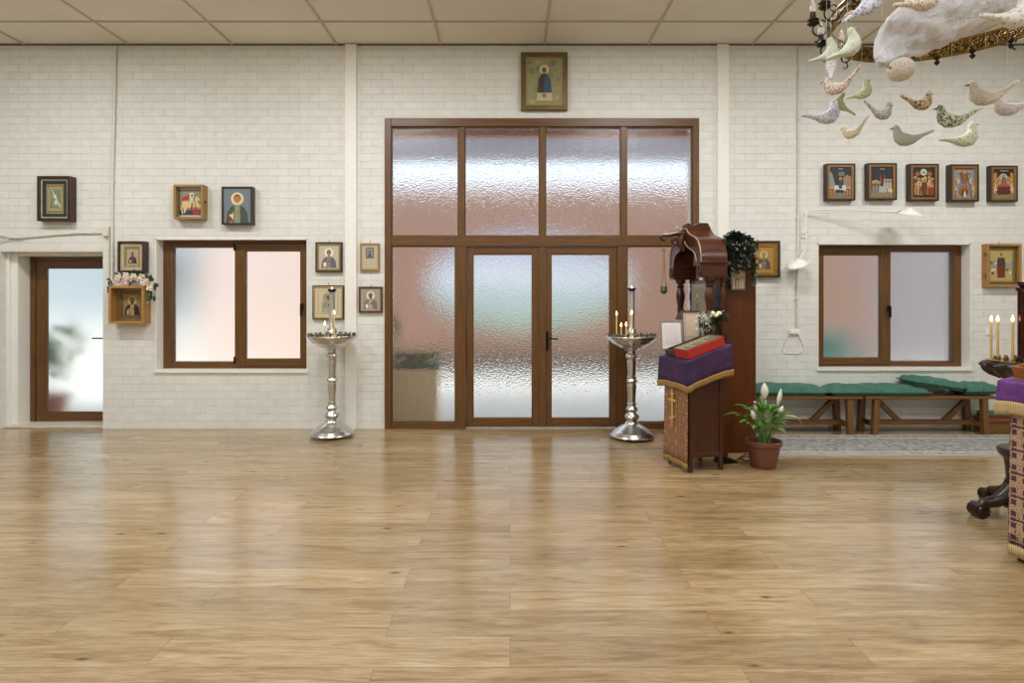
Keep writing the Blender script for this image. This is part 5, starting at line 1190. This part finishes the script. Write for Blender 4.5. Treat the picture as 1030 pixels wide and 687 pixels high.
def bird(px, py, length, mats, label, yaw=0, pitch=0, d=3.2, roll=0, tail=0):
    """px, py: middle of the body in the photograph; length in its pixels"""
    c = W(px, py, d); L_ = length*d/F
    root = thing('fabric_bird', label, 'bird', c, group='stuffed fabric birds on threads')
    A = Matrix.Rotation(math.radians(yaw), 4, 'Z') @ Matrix.Rotation(math.radians(roll), 4, 'X') @ Matrix.Rotation(math.radians(-pitch), 4, 'Y') @ Matrix.Scale(L_, 4)
    N = 18; rings = []
    pts = [Vector((x, 0, z+(tail*max(0, -.15-x)))) for x, z, _, _ in SEC]
    for i, (x, z, rz, ry) in enumerate(SEC):
        t = (pts[min(i+1, len(SEC)-1)]-pts[max(i-1, 0)]).normalized(); up = Vector((-t.z, 0, t.x))
        rings.append([pts[i]+up*(rz*math.sin(2*PI*k/N))+Vector((0, 1, 0))*(ry*math.cos(2*PI*k/N)) for k in range(N)])
    mb = MB(); mb.M = A; mb.loft(rings); mb.build('body', mats, root, sharp=80)
    mb = MB(); mb.M = A; mb.tube([(.375, 0, .285), (.43, 0, .275), (.475, 0, .262)], [.03, .018, .004], 8); mb.build('beak', plain('felt_beak', '#8f8672', .8), root)
    top = A @ Vector((.05, 0, .11))
    MB().tube([top, (top.x, top.y, CEIL-c.z)], .0007, 5).build('hanging_thread', M_THREAD, root)
    return root
SAGE = fabric('sage_fabric', '#c6cdb9', ['#b4bfa6', '#d0d6c6'], 40, .3)
bird(844, 87, 36, fabric('red_speckle', '#ddd6cf', ['#9a6a5c', '#c4a398'], 85, .36), 'white bird speckled brown-red with tail raised to the right, below the sage birds', 135, -8, 3.02, tail=.6)
bird(867, 94, 31, fabric('lime_leaf', '#cfd8b6', ['#97a376'], 70, .26), 'lime green bird with small dark dots facing right, left of the knitted breast', 8, 27, 3.3)
bird(830, 117, 41, fabric('blue_floral', '#cdd0dc', ['#7f89b0', '#a3abc8', '#e3e4e8'], 75, .34), 'pale bird with blue flower print facing right, lowest at the left of the flock', 8, 10, 3.2)
bird(847, 106, 26, fabric('olive_fabric', '#a3a985', ['#949a78'], 60, .25), 'plain olive bird half hidden behind the blue flowered one', 160, 52, 3.45)
bird(886, 114, 32, fabric('grey_floral', '#b5b2ac', ['#7f7c80', '#d4d1ca'], 85, .36), 'grey flower print bird facing right with raised tail, under the lime one', 12, 0, 3.2, tail=.55)
bird(858.5, 133, 28, fabric('cream_fabric', '#dfd5c1', ['#c2a680'], 55, .22), 'small cream and tan bird seen from behind, lowest of the left cluster', 118, -8, 3.2, tail=.6)
bird(914, 139, 38, fabric('plain_sage', '#adb5a8', ['#a2ab9c'], 120, .25), 'plain grey-green bird facing left, below the leopard print one', 172, -2, 3.2, tail=.12)
bird(873, 3, 60, fabric('blue_speckle', '#dadce4', ['#7681b2', '#a6adcc'], 60, .34), 'white bird with blue speckles rising steeply at the top beside the wool bird', 14, 46, 2.6)
bird(853, 49, 44, SAGE, 'larger plain sage bird facing right in front of the chandelier ring', 10, 36, 2.2)
bird(832, 55, 37, fabric('mint_fabric', '#bfccb5', ['#d0dac6'], 70, .3), 'pale mint bird facing right, farthest left under the chandelier', 14, 32, 2.72)
bird(836, 69, 32, fabric('grey_speckle', '#cfcdca', ['#a09da2', '#bab8b9'], 85, .36), 'grey speckled bird hanging head up between the sage and the red-speckled birds', 60, 58, 2.42)
bird(925, 104, 35, fabric('leopard_print', '#cdb796', ['#4f382a', '#9a744a'], 62, .37), 'brown leopard print bird facing right, right of the knitted breast', 10, 2, 3.2, tail=.22)
bird(994, 97, 46, fabric('beige_spot', '#d0c8b5', ['#a89c86', '#ddd5c4'], 110, .36), 'beige tiny-spotted bird facing left with long raised tail, right of the flock', 172, -2, 3.2, tail=.4)
bird(960, 120, 42, fabric('navy_floral', '#d8dacf', ['#4a5268', '#6d7a60', '#9aae7a'], 52, .38), 'navy and green flower print bird facing left, middle of the flock', 172, -2, 3.2, tail=.3)
bird(1016, 108.5, 40, fabric('pink_rose_print', '#ccc7c4', ['#c08f98', '#b3adb0'], 40, .24), 'grey bird with pink rose print facing left, farthest right of the flock', 172, -2, 3.5, tail=.2)
bird(969, 140, 42, fabric('green_polka', '#cfd5ba', ['#8f9a7c'], 58, .25), 'pale green polka dot bird facing right, lowest at the right of the flock', 6, 12, 3.5)
bird(1018, 17, 62, fabric('white_rose', '#e2ded6', ['#d29aa8', '#b3bfae', '#c4c0ca'], 30, .24), 'white bird with pink rosebuds, tail against the wool bird at upper right', 10, 12, 2.5)
bird(928, 1, 56, fabric('confetti_print', '#e0d8ca', ['#b07a6c', '#7a9a88', '#c4a878'], 75, .28), 'cream bird with red and green confetti dots in front of the wool bird', 12, 22, 2.42)
